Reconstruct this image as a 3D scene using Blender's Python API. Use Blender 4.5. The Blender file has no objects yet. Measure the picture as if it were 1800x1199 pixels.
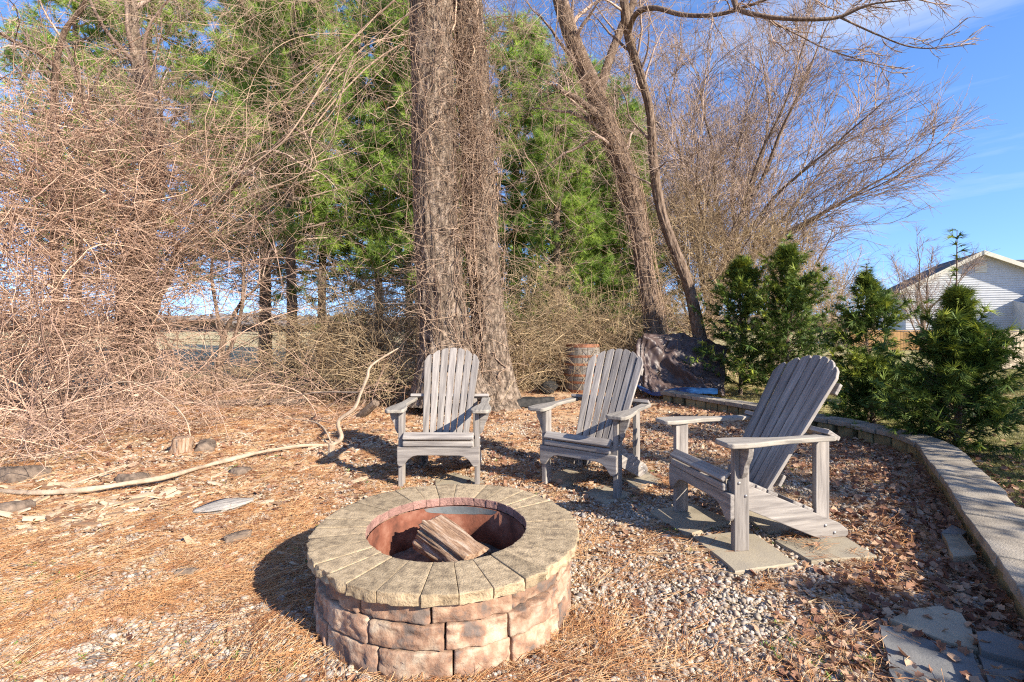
import bpy, bmesh, math, random
import numpy as np
from mathutils import Vector, Matrix

random.seed(7)
rng = np.random.default_rng(7)
S = bpy.context.scene
COL = S.collection
PI = math.pi
F, CX, HY, H = 861.0, 900.0, 578.0, 1.18          # focal length, centre and horizon of the photograph, eye height

# ------------------------------------------------------------------ camera, sky, sun, exposure
cam_d = bpy.data.cameras.new('camera'); cam = bpy.data.objects.new('camera', cam_d); COL.objects.link(cam)
cam.location = (0, 0, H); cam.rotation_euler = (PI/2, 0, 0)
cam_d.sensor_width = 36; cam_d.lens = F/1800*36; cam_d.shift_y = -21.5/1800
cam_d.clip_start = 0.05; cam_d.clip_end = 3000
S.camera = cam
SUN_EL = math.radians(28.5)
AZ = math.atan2(0.75, -0.66)                        # clockwise from +Y
sun_dir = Vector((math.sin(AZ)*math.cos(SUN_EL), math.cos(AZ)*math.cos(SUN_EL), math.sin(SUN_EL)))
w = bpy.data.worlds.new("World"); S.world = w; w.use_nodes = True
nt = w.node_tree; N_ = nt.nodes; L_ = nt.links; N_.clear()
out = N_.new('ShaderNodeOutputWorld'); bg = N_.new('ShaderNodeBackground'); bg.inputs[1].default_value = 0.15
sky = N_.new('ShaderNodeTexSky'); sky.sky_type = 'NISHITA'; sky.sun_disc = False
sky.sun_elevation = SUN_EL; sky.sun_rotation = AZ; sky.air_density = 1.0; sky.dust_density = 0.3; sky.ozone_density = 1.6
tc = N_.new('ShaderNodeTexCoord'); mp = N_.new('ShaderNodeMapping'); mp.inputs['Scale'].default_value = (1.2, 1.2, 9)
mp.inputs['Rotation'].default_value = (0.0, 0.16, 0.3)
cn = N_.new('ShaderNodeTexNoise'); cn.inputs['Scale'].default_value = 1.6; cn.inputs['Detail'].default_value = 6; cn.inputs['Roughness'].default_value = 0.55
cr = N_.new('ShaderNodeValToRGB'); cr.color_ramp.elements[0].position = 0.50; cr.color_ramp.elements[1].position = 0.80
cr.color_ramp.elements[0].color = (0, 0, 0, 1); cr.color_ramp.elements[1].color = (0.50, 0.50, 0.50, 1)
hsv = N_.new('ShaderNodeHueSaturation'); hsv.inputs['Saturation'].default_value = 1.15; hsv.inputs['Hue'].default_value = 0.504
mx = N_.new('ShaderNodeMixRGB'); mx.inputs[2].default_value = (3.6, 3.7, 3.9, 1)
L_.new(tc.outputs['Generated'], mp.inputs[0]); L_.new(mp.outputs[0], cn.inputs[0]); L_.new(cn.outputs[0], cr.inputs[0])
va = N_.new('ShaderNodeVectorMath'); va.operation = 'ADD'; va.inputs[1].default_value = (0, 0, 0.12); vn = N_.new('ShaderNodeVectorMath'); vn.operation = 'NORMALIZE'
L_.new(tc.outputs['Generated'], va.inputs[0]); L_.new(va.outputs[0], vn.inputs[0]); L_.new(vn.outputs[0], sky.inputs[0])
tn = N_.new('ShaderNodeMixRGB'); tn.blend_type = 'MULTIPLY'; tn.inputs[0].default_value = 1; tn.inputs[2].default_value = (0.76, 0.81, 0.92, 1)
L_.new(sky.outputs[0], tn.inputs[1])
L_.new(cr.outputs[0], mx.inputs[0]); L_.new(tn.outputs[0], hsv.inputs['Color']); L_.new(hsv.outputs[0], mx.inputs[1])
L_.new(mx.outputs[0], bg.inputs[0]); L_.new(bg.outputs[0], out.inputs[0])
sl = bpy.data.lights.new('sun', 'SUN'); sl.energy = 5.0; sl.angle = math.radians(0.5); sl.color = (1.0, 0.93, 0.80)
so = bpy.data.objects.new('sun', sl); COL.objects.link(so)
so.rotation_euler = (-sun_dir).to_track_quat('-Z', 'Y').to_euler()
S.view_settings.view_transform = 'Standard'; S.view_settings.look = 'None'; S.view_settings.gamma = 1
S.view_settings.use_curve_mapping = False; S.view_settings.exposure = 1.27
S.render.engine = 'CYCLES'; S.cycles.max_bounces = 5; S.cycles.diffuse_bounces = 3; S.cycles.transparent_max_bounces = 6; S.cycles.filter_width = 1.15; S.cycles.use_denoising = False

# ------------------------------------------------------------------ helpers
def at(px, py, Y): return np.array([(px-CX)/F*Y, Y, H-(py-HY)/F*Y])
def gnd(px, py, z=0.0):
    Y = (H-z)*F/(py-HY); return np.array([(px-CX)/F*Y, Y, z])

def hsh(ix, iy, iz):
    h = (ix.astype(np.int64)*374761393 + iy.astype(np.int64)*668265263 + iz.astype(np.int64)*2147483647) & 0xffffffff
    h = ((h ^ (h >> 13))*1274126177) & 0xffffffff
    return ((h ^ (h >> 16)) & 0xffff)/65535.0
def vnoise(p):
    p = np.asarray(p, float); i = np.floor(p).astype(np.int64); f = p-i; f = f*f*(3-2*f)
    r = 0
    for dx in (0, 1):
        for dy in (0, 1):
            for dz in (0, 1):
                wt = (f[..., 0] if dx else 1-f[..., 0])*(f[..., 1] if dy else 1-f[..., 1])*(f[..., 2] if dz else 1-f[..., 2])
                r = r + wt*hsh(i[..., 0]+dx, i[..., 1]+dy, i[..., 2]+dz)
    return r
def fbm(p, o=3):
    p = np.asarray(p, float); a, s, r = 0.5, 1.0, 0
    for k in range(o): r = r + a*(vnoise(p*s+17.3*k)-0.5); a *= 0.5; s *= 2.03
    return r

def mesh_np(name, V, quads=None, tris=None, mats=(), smooth=True, tint=None, gc=None):
    me = bpy.data.meshes.new(name); V = np.asarray(V, np.float32)
    me.vertices.add(len(V)); me.vertices.foreach_set('co', V.ravel())
    parts, sizes = [], []
    for A, n in ((quads, 4), (tris, 3)):
        if A is not None and len(A): A = np.asarray(A, np.int32); parts.append(A.ravel()); sizes.append(np.full(len(A), n))
    li = np.concatenate(parts); sz = np.concatenate(sizes)
    me.loops.add(len(li)); me.loops.foreach_set('vertex_index', li)
    me.polygons.add(len(sz)); st = np.concatenate([[0], np.cumsum(sz)[:-1]]).astype(np.int32)
    me.polygons.foreach_set('loop_start', st)
    me.polygons.foreach_set('use_smooth', np.full(len(sz), smooth))
    if tint is not None:
        a = me.attributes.new('tint', 'FLOAT', 'POINT'); a.data.foreach_set('value', np.asarray(tint, np.float32))
    if gc is not None:
        a = me.attributes.new('gc', 'FLOAT_VECTOR', 'POINT'); a.data.foreach_set('vector', np.asarray(gc, np.float32).ravel())
    me.update(calc_edges=True)
    for m in mats: me.materials.append(m)
    return me

def obj(name, me, parent=None, label=None, cat=None, group=None, kind=None, loc=None, rot=None):
    o = bpy.data.objects.new(name, me); COL.objects.link(o)
    if parent: o.parent = parent
    if loc is not None: o.location = loc
    if rot is not None: o.rotation_euler = rot
    if label: o['label'] = label
    if cat: o['category'] = cat
    if group: o['group'] = group
    if kind: o['kind'] = kind
    return o
def thing(name, label, cat, loc=(0, 0, 0), rz=0, group=None):
    return obj(name, None, None, label, cat, group, None, loc, (0, 0, rz))

def tubes(P, R, sides=3, tint=None):
    """P (N,K,3), R (N,K) -> V, quads, tint per vertex"""
    P = np.asarray(P, float); N, K, _ = P.shape
    T = np.empty_like(P); T[:, 1:-1] = P[:, 2:]-P[:, :-2]; T[:, 0] = P[:, 1]-P[:, 0]; T[:, -1] = P[:, -1]-P[:, -2]
    T /= np.linalg.norm(T, axis=2, keepdims=True)+1e-9
    m = np.abs(P[:, -1]-P[:, 0]); ax = np.argmin(m, axis=1); ref = np.eye(3)[ax][:, None, :]
    A = np.cross(T, np.broadcast_to(ref, T.shape)); A /= np.linalg.norm(A, axis=2, keepdims=True)+1e-9
    B = np.cross(T, A)
    th = np.arange(sides)*2*PI/sides
    V = P[:, :, None, :] + R[:, :, None, None]*(A[:, :, None, :]*np.cos(th)[None, None, :, None]+B[:, :, None, :]*np.sin(th)[None, None, :, None])
    idx = np.arange(N*K*sides).reshape(N, K, sides)
    a = idx[:, :-1, :]; b = np.roll(a, -1, axis=2); d = idx[:, 1:, :]; c = np.roll(d, -1, axis=2)
    Q = np.stack([a, b, c, d], axis=-1).reshape(-1, 4)
    if tint is None: tint = rng.random(N)
    return V.reshape(-1, 3), Q, np.repeat(tint, K*sides)

class Acc:
    def __init__(s): s.V, s.Q, s.T, s.t, s.n = [], [], [], [], 0
    def add(s, V, Q=None, T=None, tint=None):
        s.V.append(V)
        if Q is not None: s.Q.append(Q+s.n)
        if T is not None: s.T.append(T+s.n)
        s.t.append(np.full(len(V), 0.5) if tint is None else tint); s.n += len(V)
    def mesh(s, name, mats, smooth=True):
        return mesh_np(name, np.concatenate(s.V), np.concatenate(s.Q) if s.Q else None, np.concatenate(s.T) if s.T else None, mats, smooth, np.concatenate(s.t))
def tubes_t(P, sides, tint):
    N, K = P.shape[:2]
    return np.repeat(rng.random(N) if tint is None else tint, K*sides)

def unit(v): return v/(np.linalg.norm(v, axis=-1, keepdims=True)+1e-9)
def grow(P0, D0, L, K, wob=0.15, trop=(0, 0, 0), curl=0.0):
    P0 = np.asarray(P0, float); D = unit(np.asarray(D0, float)); N = len(P0); seg = (np.broadcast_to(L, (N,))/(K-1))[:, None]
    P = np.empty((N, K, 3)); P[:, 0] = P0; trop = np.asarray(trop)
    c = rng.normal(size=(N, 3))*curl
    for k in range(1, K):
        D = unit(D + rng.normal(size=(N, 3))*wob + trop + c)
        P[:, k] = P[:, k-1]+D*seg
    return P
def kids(P, n, t0, t1, ang, sd=0.15, flat=0.0):
    """n children on each parent -> positions, directions, parent index, t"""
    N, K, _ = P.shape; idx = np.repeat(np.arange(N), n); t = rng.uniform(t0, t1, len(idx)); x = t*(K-1)
    i = np.minimum(x.astype(int), K-2); f = (x-i)[:, None]
    a, b = P[idx, i], P[idx, i+1]; pos = a*(1-f)+b*f; tan = unit(b-a)
    r = rng.normal(size=tan.shape); r[:, 2] *= (1-flat); r = unit(r-tan*(r*tan).sum(1, keepdims=True))
    an = rng.normal(ang, sd, len(idx))[:, None]
    return pos, tan*np.cos(an)+r*np.sin(an), idx, t
def rad(N, K, r0, r1):
    r0 = np.broadcast_to(r0, (N,)); r1 = np.broadcast_to(r1, (N,)); t = np.linspace(0, 1, K)[None]
    return r0[:, None]*(1-t)+r1[:, None]*t

def crom(pts, n):
    pts = np.asarray(pts, float); p = np.vstack([2*pts[0]-pts[1], pts, 2*pts[-1]-pts[-2]]); m = len(pts)-1
    u = np.linspace(0, m-1e-6, n); i = u.astype(int); t = (u-i)[:, None]
    p0, p1, p2, p3 = p[i], p[i+1], p[i+2], p[i+3]
    return 0.5*(2*p1+(p2-p0)*t+(2*p0-5*p1+4*p2-p3)*t*t+(3*p1-p0-3*p2+p3)*t**3)

# ------------------------------------------------------------------ materials
def mat(name, cols, scale=5, rough=0.85, bump=0.0, bscale=None, stretch=(1, 1, 1), coord='Object', tint=0.0, tkind='GEOMETRY',
        detail=5, pos=None, spec=0.2, objvar=0.0, tcols=None, trans=0.0, metal=0.0, bdist=0.01, lo=0.3, hi=0.7):
    m = bpy.data.materials.new(name); m.use_nodes = True; nt = m.node_tree; nd, lk = nt.nodes, nt.links
    b = nd['Principled BSDF']; b.inputs['Roughness'].default_value = rough; b.inputs['Specular IOR Level'].default_value = spec; b.inputs['Metallic'].default_value = metal
    if coord == 'gc':
        a = nd.new('ShaderNodeAttribute'); a.attribute_name = 'gc'; src = a.outputs['Vector']
    else:
        t = nd.new('ShaderNodeTexCoord'); src = t.outputs[coord]
    mp = nd.new('ShaderNodeMapping'); mp.inputs['Scale'].default_value = stretch; lk.new(src, mp.inputs[0])
    oi = nd.new('ShaderNodeObjectInfo')
    if objvar:
        cb = nd.new('ShaderNodeVectorMath'); cb.operation = 'ADD'; lk.new(mp.outputs[0], cb.inputs[0])
        ml = nd.new('ShaderNodeMath'); ml.operation = 'MULTIPLY'; ml.inputs[1].default_value = 37; lk.new(oi.outputs['Random'], ml.inputs[0]); lk.new(ml.outputs[0], cb.inputs[1]); vec = cb.outputs[0]
    else: vec = mp.outputs[0]
    n = nd.new('ShaderNodeTexNoise'); n.inputs['Scale'].default_value = scale; n.inputs['Detail'].default_value = detail; n.inputs['Roughness'].default_value = 0.62
    lk.new(vec, n.inputs[0])
    def ramp(cs, ps=None, lo=0.0, hi=1.0):
        r = nd.new('ShaderNodeValToRGB'); e = r.color_ramp.elements
        while len(e) < len(cs): e.new(0.5)
        for i, c in enumerate(cs):
            e[i].position = ps[i] if ps else lo+(hi-lo)*i/max(1, len(cs)-1); e[i].color = (*c, 1)
        return r
    r = ramp(cols, pos, lo, hi); lk.new(n.outputs[0], r.inputs[0]); c = r.outputs[0]
    if tcols:
        a = nd.new('ShaderNodeAttribute'); a.attribute_name = 'tint'; a.attribute_type = tkind
        r2 = ramp(tcols); lk.new(a.outputs['Fac'], r2.inputs[0])
        mm = nd.new('ShaderNodeMixRGB'); mm.blend_type = 'MULTIPLY'; mm.inputs[0].default_value = 1; lk.new(c, mm.inputs[1]); lk.new(r2.outputs[0], mm.inputs[2]); c = mm.outputs[0]
    elif tint:
        a = nd.new('ShaderNodeAttribute'); a.attribute_name = 'tint'; a.attribute_type = tkind
        mr = nd.new('ShaderNodeMapRange'); mr.inputs[3].default_value = 1-tint; mr.inputs[4].default_value = 1+tint; lk.new(a.outputs['Fac'], mr.inputs[0])
        mm = nd.new('ShaderNodeVectorMath'); mm.operation = 'SCALE'; lk.new(c, mm.inputs[0]); lk.new(mr.outputs[0], mm.inputs['Scale']); c = mm.outputs[0]
    if objvar:
        mr = nd.new('ShaderNodeMapRange'); mr.inputs[3].default_value = 1-objvar; mr.inputs[4].default_value = 1+objvar; lk.new(oi.outputs['Random'], mr.inputs[0])
        mm = nd.new('ShaderNodeVectorMath'); mm.operation = 'SCALE'; lk.new(c, mm.inputs[0]); lk.new(mr.outputs[0], mm.inputs['Scale']); c = mm.outputs[0]
    lk.new(c, b.inputs['Base Color'])
    if bump:
        n2 = nd.new('ShaderNodeTexNoise'); n2.inputs['Scale'].default_value = bscale or scale*3; n2.inputs['Detail'].default_value = 6; n2.inputs['Roughness'].default_value = 0.65; lk.new(vec, n2.inputs[0])
        bp = nd.new('ShaderNodeBump'); bp.inputs['Strength'].default_value = bump; bp.inputs['Distance'].default_value = bdist; lk.new(n2.outputs[0], bp.inputs['Height']); lk.new(bp.outputs[0], b.inputs['Normal'])
    if trans:
        tr = nd.new('ShaderNodeBsdfTranslucent'); lk.new(c, tr.inputs[0]); ms = nd.new('ShaderNodeMixShader'); ms.inputs[0].default_value = trans
        lk.new(b.outputs[0], ms.inputs[1]); lk.new(tr.outputs[0], ms.inputs[2]); lk.new(ms.outputs[0], nd['Material Output'].inputs[0])
    return m

M = {}
M['chair'] = mat('weathered_wood', [(0.12, 0.103, 0.093), (0.235, 0.205, 0.182), (0.345, 0.305, 0.265)], 9, 0.75, 0.5, 30, (0.35, 5, 5), 'gc', detail=8, objvar=0.17, bdist=0.003, lo=0.3, hi=0.72)
M['arm'] = mat('bleached_wood', [(0.14, 0.125, 0.11), (0.27, 0.235, 0.195), (0.33, 0.29, 0.24)], 9, 0.8, 0.6, 30, (0.4, 5, 5), 'gc', detail=8, objvar=0.08, bdist=0.004)
M['bolt'] = mat('galvanised_steel', [(0.25, 0.23, 0.22), (0.4, 0.38, 0.36)], 40, 0.5, metal=0.7)
M['cap'] = mat('tan_concrete', [(0.17, 0.125, 0.082), (0.33, 0.245, 0.15), (0.43, 0.325, 0.205)], 26, 0.95, 1.0, 130, objvar=0.18, detail=15, bdist=0.006, lo=0.32, hi=0.68)
M['block'] = mat('tumbled_block', [(0.15, 0.115, 0.095), (0.27, 0.155, 0.10), (0.35, 0.235, 0.16), (0.40, 0.31, 0.225)], 11, 0.95, 0.9, 60, objvar=0.13, detail=8, bdist=0.006, pos=[0.37, 0.47, 0.55, 0.63])
M['pinkstone'] = mat('pink_concrete', [(0.20, 0.11, 0.09), (0.36, 0.20, 0.16)], 12, 0.95, 1.0, 90, objvar=0.12)
M['rust'] = mat('rusted_steel', [(0.05, 0.022, 0.015), (0.17, 0.06, 0.035), (0.27, 0.13, 0.085)], 9, 0.8, 0.4, 60, detail=8, metal=0.1)
M['bluesteel'] = mat('heat_greyed_steel', [(0.09, 0.10, 0.11), (0.17, 0.18, 0.18), (0.20, 0.085, 0.05)], 8, 0.6, 0.2, 60, detail=7, metal=0.3)
M['ash'] = mat('ash_bed', [(0.06, 0.045, 0.035), (0.22, 0.17, 0.13)], 30, 0.95, 1, 90)
M['log'] = mat('split_firewood', [(0.10, 0.05, 0.03), (0.34, 0.21, 0.13), (0.50, 0.40, 0.31)], 16, 0.9, 1.0, 40, (0.5, 4, 4), 'gc', detail=9, bdist=0.01)
M['darklog'] = mat('old_log', [(0.05, 0.036, 0.028), (0.25, 0.18, 0.13)], 18, 0.9, 1.0, 50, detail=8, bdist=0.01)
M['greywood'] = mat('grey_wood', [(0.22, 0.19, 0.16), (0.52, 0.46, 0.39)], 10, 0.9, 1.0, 30, (0.4, 4, 4), 'gc', detail=8)
M['deadbranch'] = mat('dead_branch', [(0.26, 0.18, 0.12), (0.50, 0.38, 0.27)], 12, 0.85, 0.6, 60, tint=0.1)
M['bark'] = mat('furrowed_bark', [(0.045, 0.032, 0.025), (0.17, 0.125, 0.09), (0.33, 0.25, 0.19)], 9, 0.95, 1.0, 15, (2.2, 2.2, 0.9), detail=10, bdist=0.045, lo=0.36, hi=0.64)
M['bark2'] = mat('brown_bark', [(0.06, 0.04, 0.03), (0.17, 0.115, 0.08), (0.30, 0.22, 0.165)], 9, 0.95, 1.0, 14, (3, 3, 0.8), detail=9, bdist=0.03)
M['vine'] = mat('dry_vine', [(0.22, 0.16, 0.12), (0.38, 0.295, 0.225)], 6, 0.85, tcols=[(0.45, 0.38, 0.34), (1.0, 0.92, 0.88), (1.45, 1.3, 1.15)])
M['bramble'] = mat('bramble_cane', [(0.32, 0.21, 0.16), (0.52, 0.39, 0.29)], 2.5, 0.8, tcols=[(0.35, 0.30, 0.28), (0.95, 0.85, 0.8), (1.45, 1.35, 1.25)])
M['brush'] = mat('dry_brush', [(0.27, 0.195, 0.12), (0.43, 0.33, 0.21)], 1.5, 0.85, tcols=[(0.35, 0.32, 0.3), (0.95, 0.9, 0.85), (1.4, 1.35, 1.25)])
M['twig'] = mat('bare_twigs', [(0.22, 0.165, 0.13), (0.38, 0.29, 0.235)], 1.5, 0.8, tcols=[(0.5, 0.45, 0.45), (1.0, 0.95, 0.92), (1.4, 1.3, 1.25)])
M['needle'] = mat('pine_needles', [(0.21, 0.32, 0.08), (0.38, 0.50, 0.13)], 1.2, 0.6, tcols=[(0.50, 0.62, 0.55), (1.0, 1.0, 0.9), (1.5, 1.35, 0.95)], trans=0.5)
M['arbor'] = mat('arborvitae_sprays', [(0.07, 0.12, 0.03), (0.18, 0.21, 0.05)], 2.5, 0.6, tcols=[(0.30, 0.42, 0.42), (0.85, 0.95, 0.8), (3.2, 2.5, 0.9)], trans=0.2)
M['pebble'] = mat('river_pebbles', [(0.75, 0.72, 0.68), (1, 1, 1)], 60, 0.7, tkind='INSTANCER', tcols=[(0.14, 0.12, 0.11), (0.30, 0.235, 0.175), (0.45, 0.375, 0.29), (0.27, 0.24, 0.22), (0.60, 0.52, 0.42), (0.38, 0.255, 0.17)])
M['straw'] = mat('pine_straw', [(0.8, 0.8, 0.8), (1, 1, 1)], 20, 0.7, tkind='INSTANCER', tcols=[(0.22, 0.085, 0.045), (0.60, 0.29, 0.115), (0.74, 0.50, 0.28)])
M['leaf'] = mat('dead_leaves', [(0.7, 0.7, 0.7), (1, 1, 1)], 30, 0.75, tkind='INSTANCER', tcols=[(0.15, 0.065, 0.045), (0.36, 0.19, 0.115), (0.55, 0.37, 0.24)], trans=0.15)
M['chip'] = mat('wood_chips', [(0.7, 0.7, 0.7), (1, 1, 1)], 30, 0.85, tkind='INSTANCER', tcols=[(0.22, 0.12, 0.07), (0.48, 0.34, 0.21), (0.60, 0.48, 0.34)])
M['weed'] = mat('green_weed', [(0.13, 0.20, 0.04), (0.24, 0.33, 0.08)], 10, 0.6, trans=0.3)
M['grass'] = mat('lawn_grass', [(0.8, 0.8, 0.8), (1, 1, 1)], 10, 0.7, tkind='INSTANCER', tcols=[(0.10, 0.13, 0.035), (0.28, 0.25, 0.09), (0.48, 0.40, 0.20)], trans=0.2)
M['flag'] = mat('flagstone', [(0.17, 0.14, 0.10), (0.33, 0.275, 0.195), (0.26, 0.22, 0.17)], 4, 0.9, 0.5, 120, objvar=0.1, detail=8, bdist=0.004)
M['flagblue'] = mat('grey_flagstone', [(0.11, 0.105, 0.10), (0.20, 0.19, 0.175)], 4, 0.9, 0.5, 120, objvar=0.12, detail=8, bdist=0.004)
M['wallcap'] = mat('weathered_cap', [(0.15, 0.125, 0.10), (0.29, 0.245, 0.19), (0.36, 0.31, 0.25)], 6, 0.95, 0.9, 110, objvar=0.12, detail=9, bdist=0.005)
M['wallblock'] = mat('buff_block', [(0.15, 0.115, 0.06), (0.36, 0.28, 0.14)], 6, 0.95, 0.9, 60, objvar=0.15, detail=8, bdist=0.006)
M['tarp'] = mat('brown_tarp', [(0.050, 0.032, 0.028), (0.10, 0.065, 0.055)], 8, 0.5, 0.25, 40, spec=0.5)
M['tarpblue'] = mat('blue_tarp', [(0.005, 0.025, 0.08), (0.008, 0.045, 0.14)], 8, 0.4, 0.3, 30, spec=0.5)
M['stave'] = mat('barrel_oak', [(0.09, 0.075, 0.065), (0.27, 0.235, 0.20)], 14, 0.85, 0.5, 40, (3, 3, 0.6), detail=8, objvar=0.2)
M['hoop'] = mat('rusty_hoop', [(0.12, 0.045, 0.025), (0.30, 0.13, 0.07)], 12, 0.75, 0.4)
M['siding'] = mat('white_siding', [(0.48, 0.47, 0.46), (0.58, 0.57, 0.56)], 2, 0.6)
M['trim'] = mat('cream_trim', [(0.62, 0.56, 0.44), (0.72, 0.66, 0.53)], 2, 0.6)
M['shingle'] = mat('grey_shingle', [(0.035, 0.035, 0.04), (0.12, 0.115, 0.115)], 6, 0.9, 0.6, 20, detail=8)
M['glass'] = mat('window_glass', [(0.05, 0.06, 0.07), (0.08, 0.09, 0.1)], 2, 0.1, spec=0.6)
M['picket'] = mat('fence_wood', [(0.22, 0.17, 0.12), (0.40, 0.32, 0.23)], 9, 0.85, 0.3, 30, (3, 3, 0.5), objvar=0.15)
M['picket2'] = mat('cedar_fence_wood', [(0.28, 0.15, 0.06), (0.42, 0.25, 0.11)], 9, 0.85, 0.3, 30, (3, 3, 0.5), objvar=0.15)
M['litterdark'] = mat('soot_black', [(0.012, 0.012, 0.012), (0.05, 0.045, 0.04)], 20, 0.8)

def ground_mat(name, cols, pos, s1, fine, s2, bump):
    m = bpy.data.materials.new(name); m.use_nodes = True; nt = m.node_tree; nd, lk = nt.nodes, nt.links; b = nd['Principled BSDF']
    b.inputs['Roughness'].default_value = 0.95; b.inputs['Specular IOR Level'].default_value = 0.1
    t = nd.new('ShaderNodeTexCoord')
    def noise(s, d, r=0.6):
        n = nd.new('ShaderNodeTexNoise'); n.inputs['Scale'].default_value = s; n.inputs['Detail'].default_value = d; n.inputs['Roughness'].default_value = r; lk.new(t.outputs['Object'], n.inputs[0]); return n
    def ramp(cs, ps):
        r = nd.new('ShaderNodeValToRGB'); e = r.color_ramp.elements
        while len(e) < len(cs): e.new(0.5)
        for i, c in enumerate(cs): e[i].position = ps[i]; e[i].color = (*c, 1)
        return r
    n1 = noise(s1, 6); r1 = ramp(cols, pos); lk.new(n1.outputs[0], r1.inputs[0])
    n2 = noise(s2, 6, 0.75); r2 = ramp(fine, [0.36, 0.5, 0.64]); lk.new(n2.outputs[0], r2.inputs[0])
    mm = nd.new('ShaderNodeMixRGB'); mm.blend_type = 'MULTIPLY'; mm.inputs[0].default_value = 1; lk.new(r1.outputs[0], mm.inputs[1]); lk.new(r2.outputs[0], mm.inputs[2])
    lk.new(mm.outputs[0], b.inputs['Base Color'])
    bp = nd.new('ShaderNodeBump'); bp.inputs['Strength'].default_value = bump; bp.inputs['Distance'].default_value = 0.02; lk.new(n2.outputs[0], bp.inputs['Height']); lk.new(bp.outputs[0], b.inputs['Normal'])
    return m
M['ground'] = ground_mat('leaf_litter_soil', [(0.27, 0.15, 0.085), (0.47, 0.30, 0.175), (0.56, 0.40, 0.25), (0.40, 0.32, 0.24)], [0.32, 0.45, 0.58, 0.72], 1.3, [(0.45, 0.42, 0.4), (0.95, 0.92, 0.9), (1.35, 1.3, 1.25)], 34, 1.0)
M['lawn'] = ground_mat('dormant_lawn', [(0.20, 0.18, 0.07), (0.38, 0.32, 0.15), (0.46, 0.38, 0.21)], [0.35, 0.5, 0.65], 0.6, [(0.6, 0.6, 0.55), (0.95, 0.95, 0.9), (1.25, 1.22, 1.2)], 25, 0.8)
M['field'] = ground_mat('dry_field', [(0.36, 0.28, 0.15), (0.48, 0.39, 0.23)], [0.35, 0.65], 0.15, [(0.75, 0.75, 0.72), (0.95, 0.95, 0.9), (1.15, 1.15, 1.1)], 4, 0.5)
M['farwood'] = mat('far_woodland', [(0.12, 0.10, 0.09), (0.22, 0.19, 0.17)], 0.4, 0.9, 1, 2, bdist=0.5)

# ------------------------------------------------------------------ the ground
WALL_IN = np.array([[2.43, 8.0], [2.85, 7.2], [3.2, 6.43], [3.54, 5.63], [3.69, 5.12], [3.74, 4.75], [3.62, 4.38], [3.33, 3.93], [2.88, 3.23], [2.48, 2.66], [2.23, 2.26], [2.0, 1.92], [1.6, 1.35], [1.1, 0.7]])
def gz(x, y):
    x = np.asarray(x, float); y = np.asarray(y, float)
    p = np.stack([x, y, np.zeros_like(x)], -1)
    near = np.clip(1-np.abs(y-6)/16, 0, 1)
    bump = 0.03*fbm(p*2.2, 3)+0.02*fbm(p*9, 2)
    left = np.clip((-x-1.0)/2.5, 0, 1)*np.clip(1-np.abs(y-6.5)/6, 0, 1)
    return -0.012+near*(bump*(0.35+1.6*left) + left*0.16*(fbm(p*0.9+5, 2)+0.05))
def axis(lim, n, p=3.2):
    u = np.linspace(-1, 1, n); return np.sign(u)*np.abs(u)**p*lim+u*9
xs = axis(900, 250, 5); ys = 4+axis(900, 250, 5)
GX, GY = np.meshgrid(xs, ys); GZ = gz(GX, GY)
V = np.stack([GX, GY, GZ], -1).reshape(-1, 3); n = len(xs)
idx = np.arange(len(V)).reshape(len(ys), n)
Q = np.stack([idx[:-1, :-1], idx[:-1, 1:], idx[1:, 1:], idx[1:, :-1]], -1).reshape(-1, 4)
cx_ = V[Q].mean(1)
_wx = np.interp(cx_[:, 1], WALL_IN[::-1][:, 1], WALL_IN[::-1][:, 0])
lawn = (cx_[:, 0] > np.where(cx_[:, 1] < 8, _wx+0.55, 2.9+(cx_[:, 1]-8)*0.42)) & (cx_[:, 1] > -30)
field = (cx_[:, 1] > 11.5+0.8*np.sin(cx_[:, 0]*0.7)) & ~lawn
def sub(name, mask, m, label=None):
    q = Q[mask]; u, inv = np.unique(q, return_inverse=True)
    return obj(name, mesh_np(name, V[u], inv.reshape(-1, 4), None, [m]), kind='structure')
sub('ground', ~lawn & ~field, M['ground']); sub('lawn', lawn, M['lawn']); sub('field', field, M['field'])

# far wood on the horizon
acc = Acc(); xx = np.linspace(-330, 260, 1500)
for k in range(3):
    yb = 190+25*k+8*np.sin(xx*0.03+k); top = 3.2+1.6*k+5*(fbm(np.stack([xx*0.05, xx*0+k, xx*0], -1), 3)+0.2)+3*fbm(np.stack([xx*0.7, xx*0+k, xx*0], -1), 2)
    rows = np.stack([np.stack([xx, yb-4*(1-s)**2*0+3*math.sin(s*5+k), top*s-0.3], -1) for s in (0, .35, .7, .9, 1.0)]+[np.stack([xx, yb+8, top*0.9], -1)])
    rows[1:4, :, 1] -= 3*fbm(rows[1:4]*0.4, 2)*4
    i2 = np.arange(rows.shape[0]*len(xx)).reshape(rows.shape[0], len(xx))
    acc.add(rows.reshape(-1, 3), np.stack([i2[:-1, :-1], i2[:-1, 1:], i2[1:, 1:], i2[1:, :-1]], -1).reshape(-1, 4))
obj('far_woodland', acc.mesh('far_woodland', [M['farwood']]), label='low grey brown line of bare woods across the far edge of the field', cat='woodland', kind='stuff')

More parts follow.
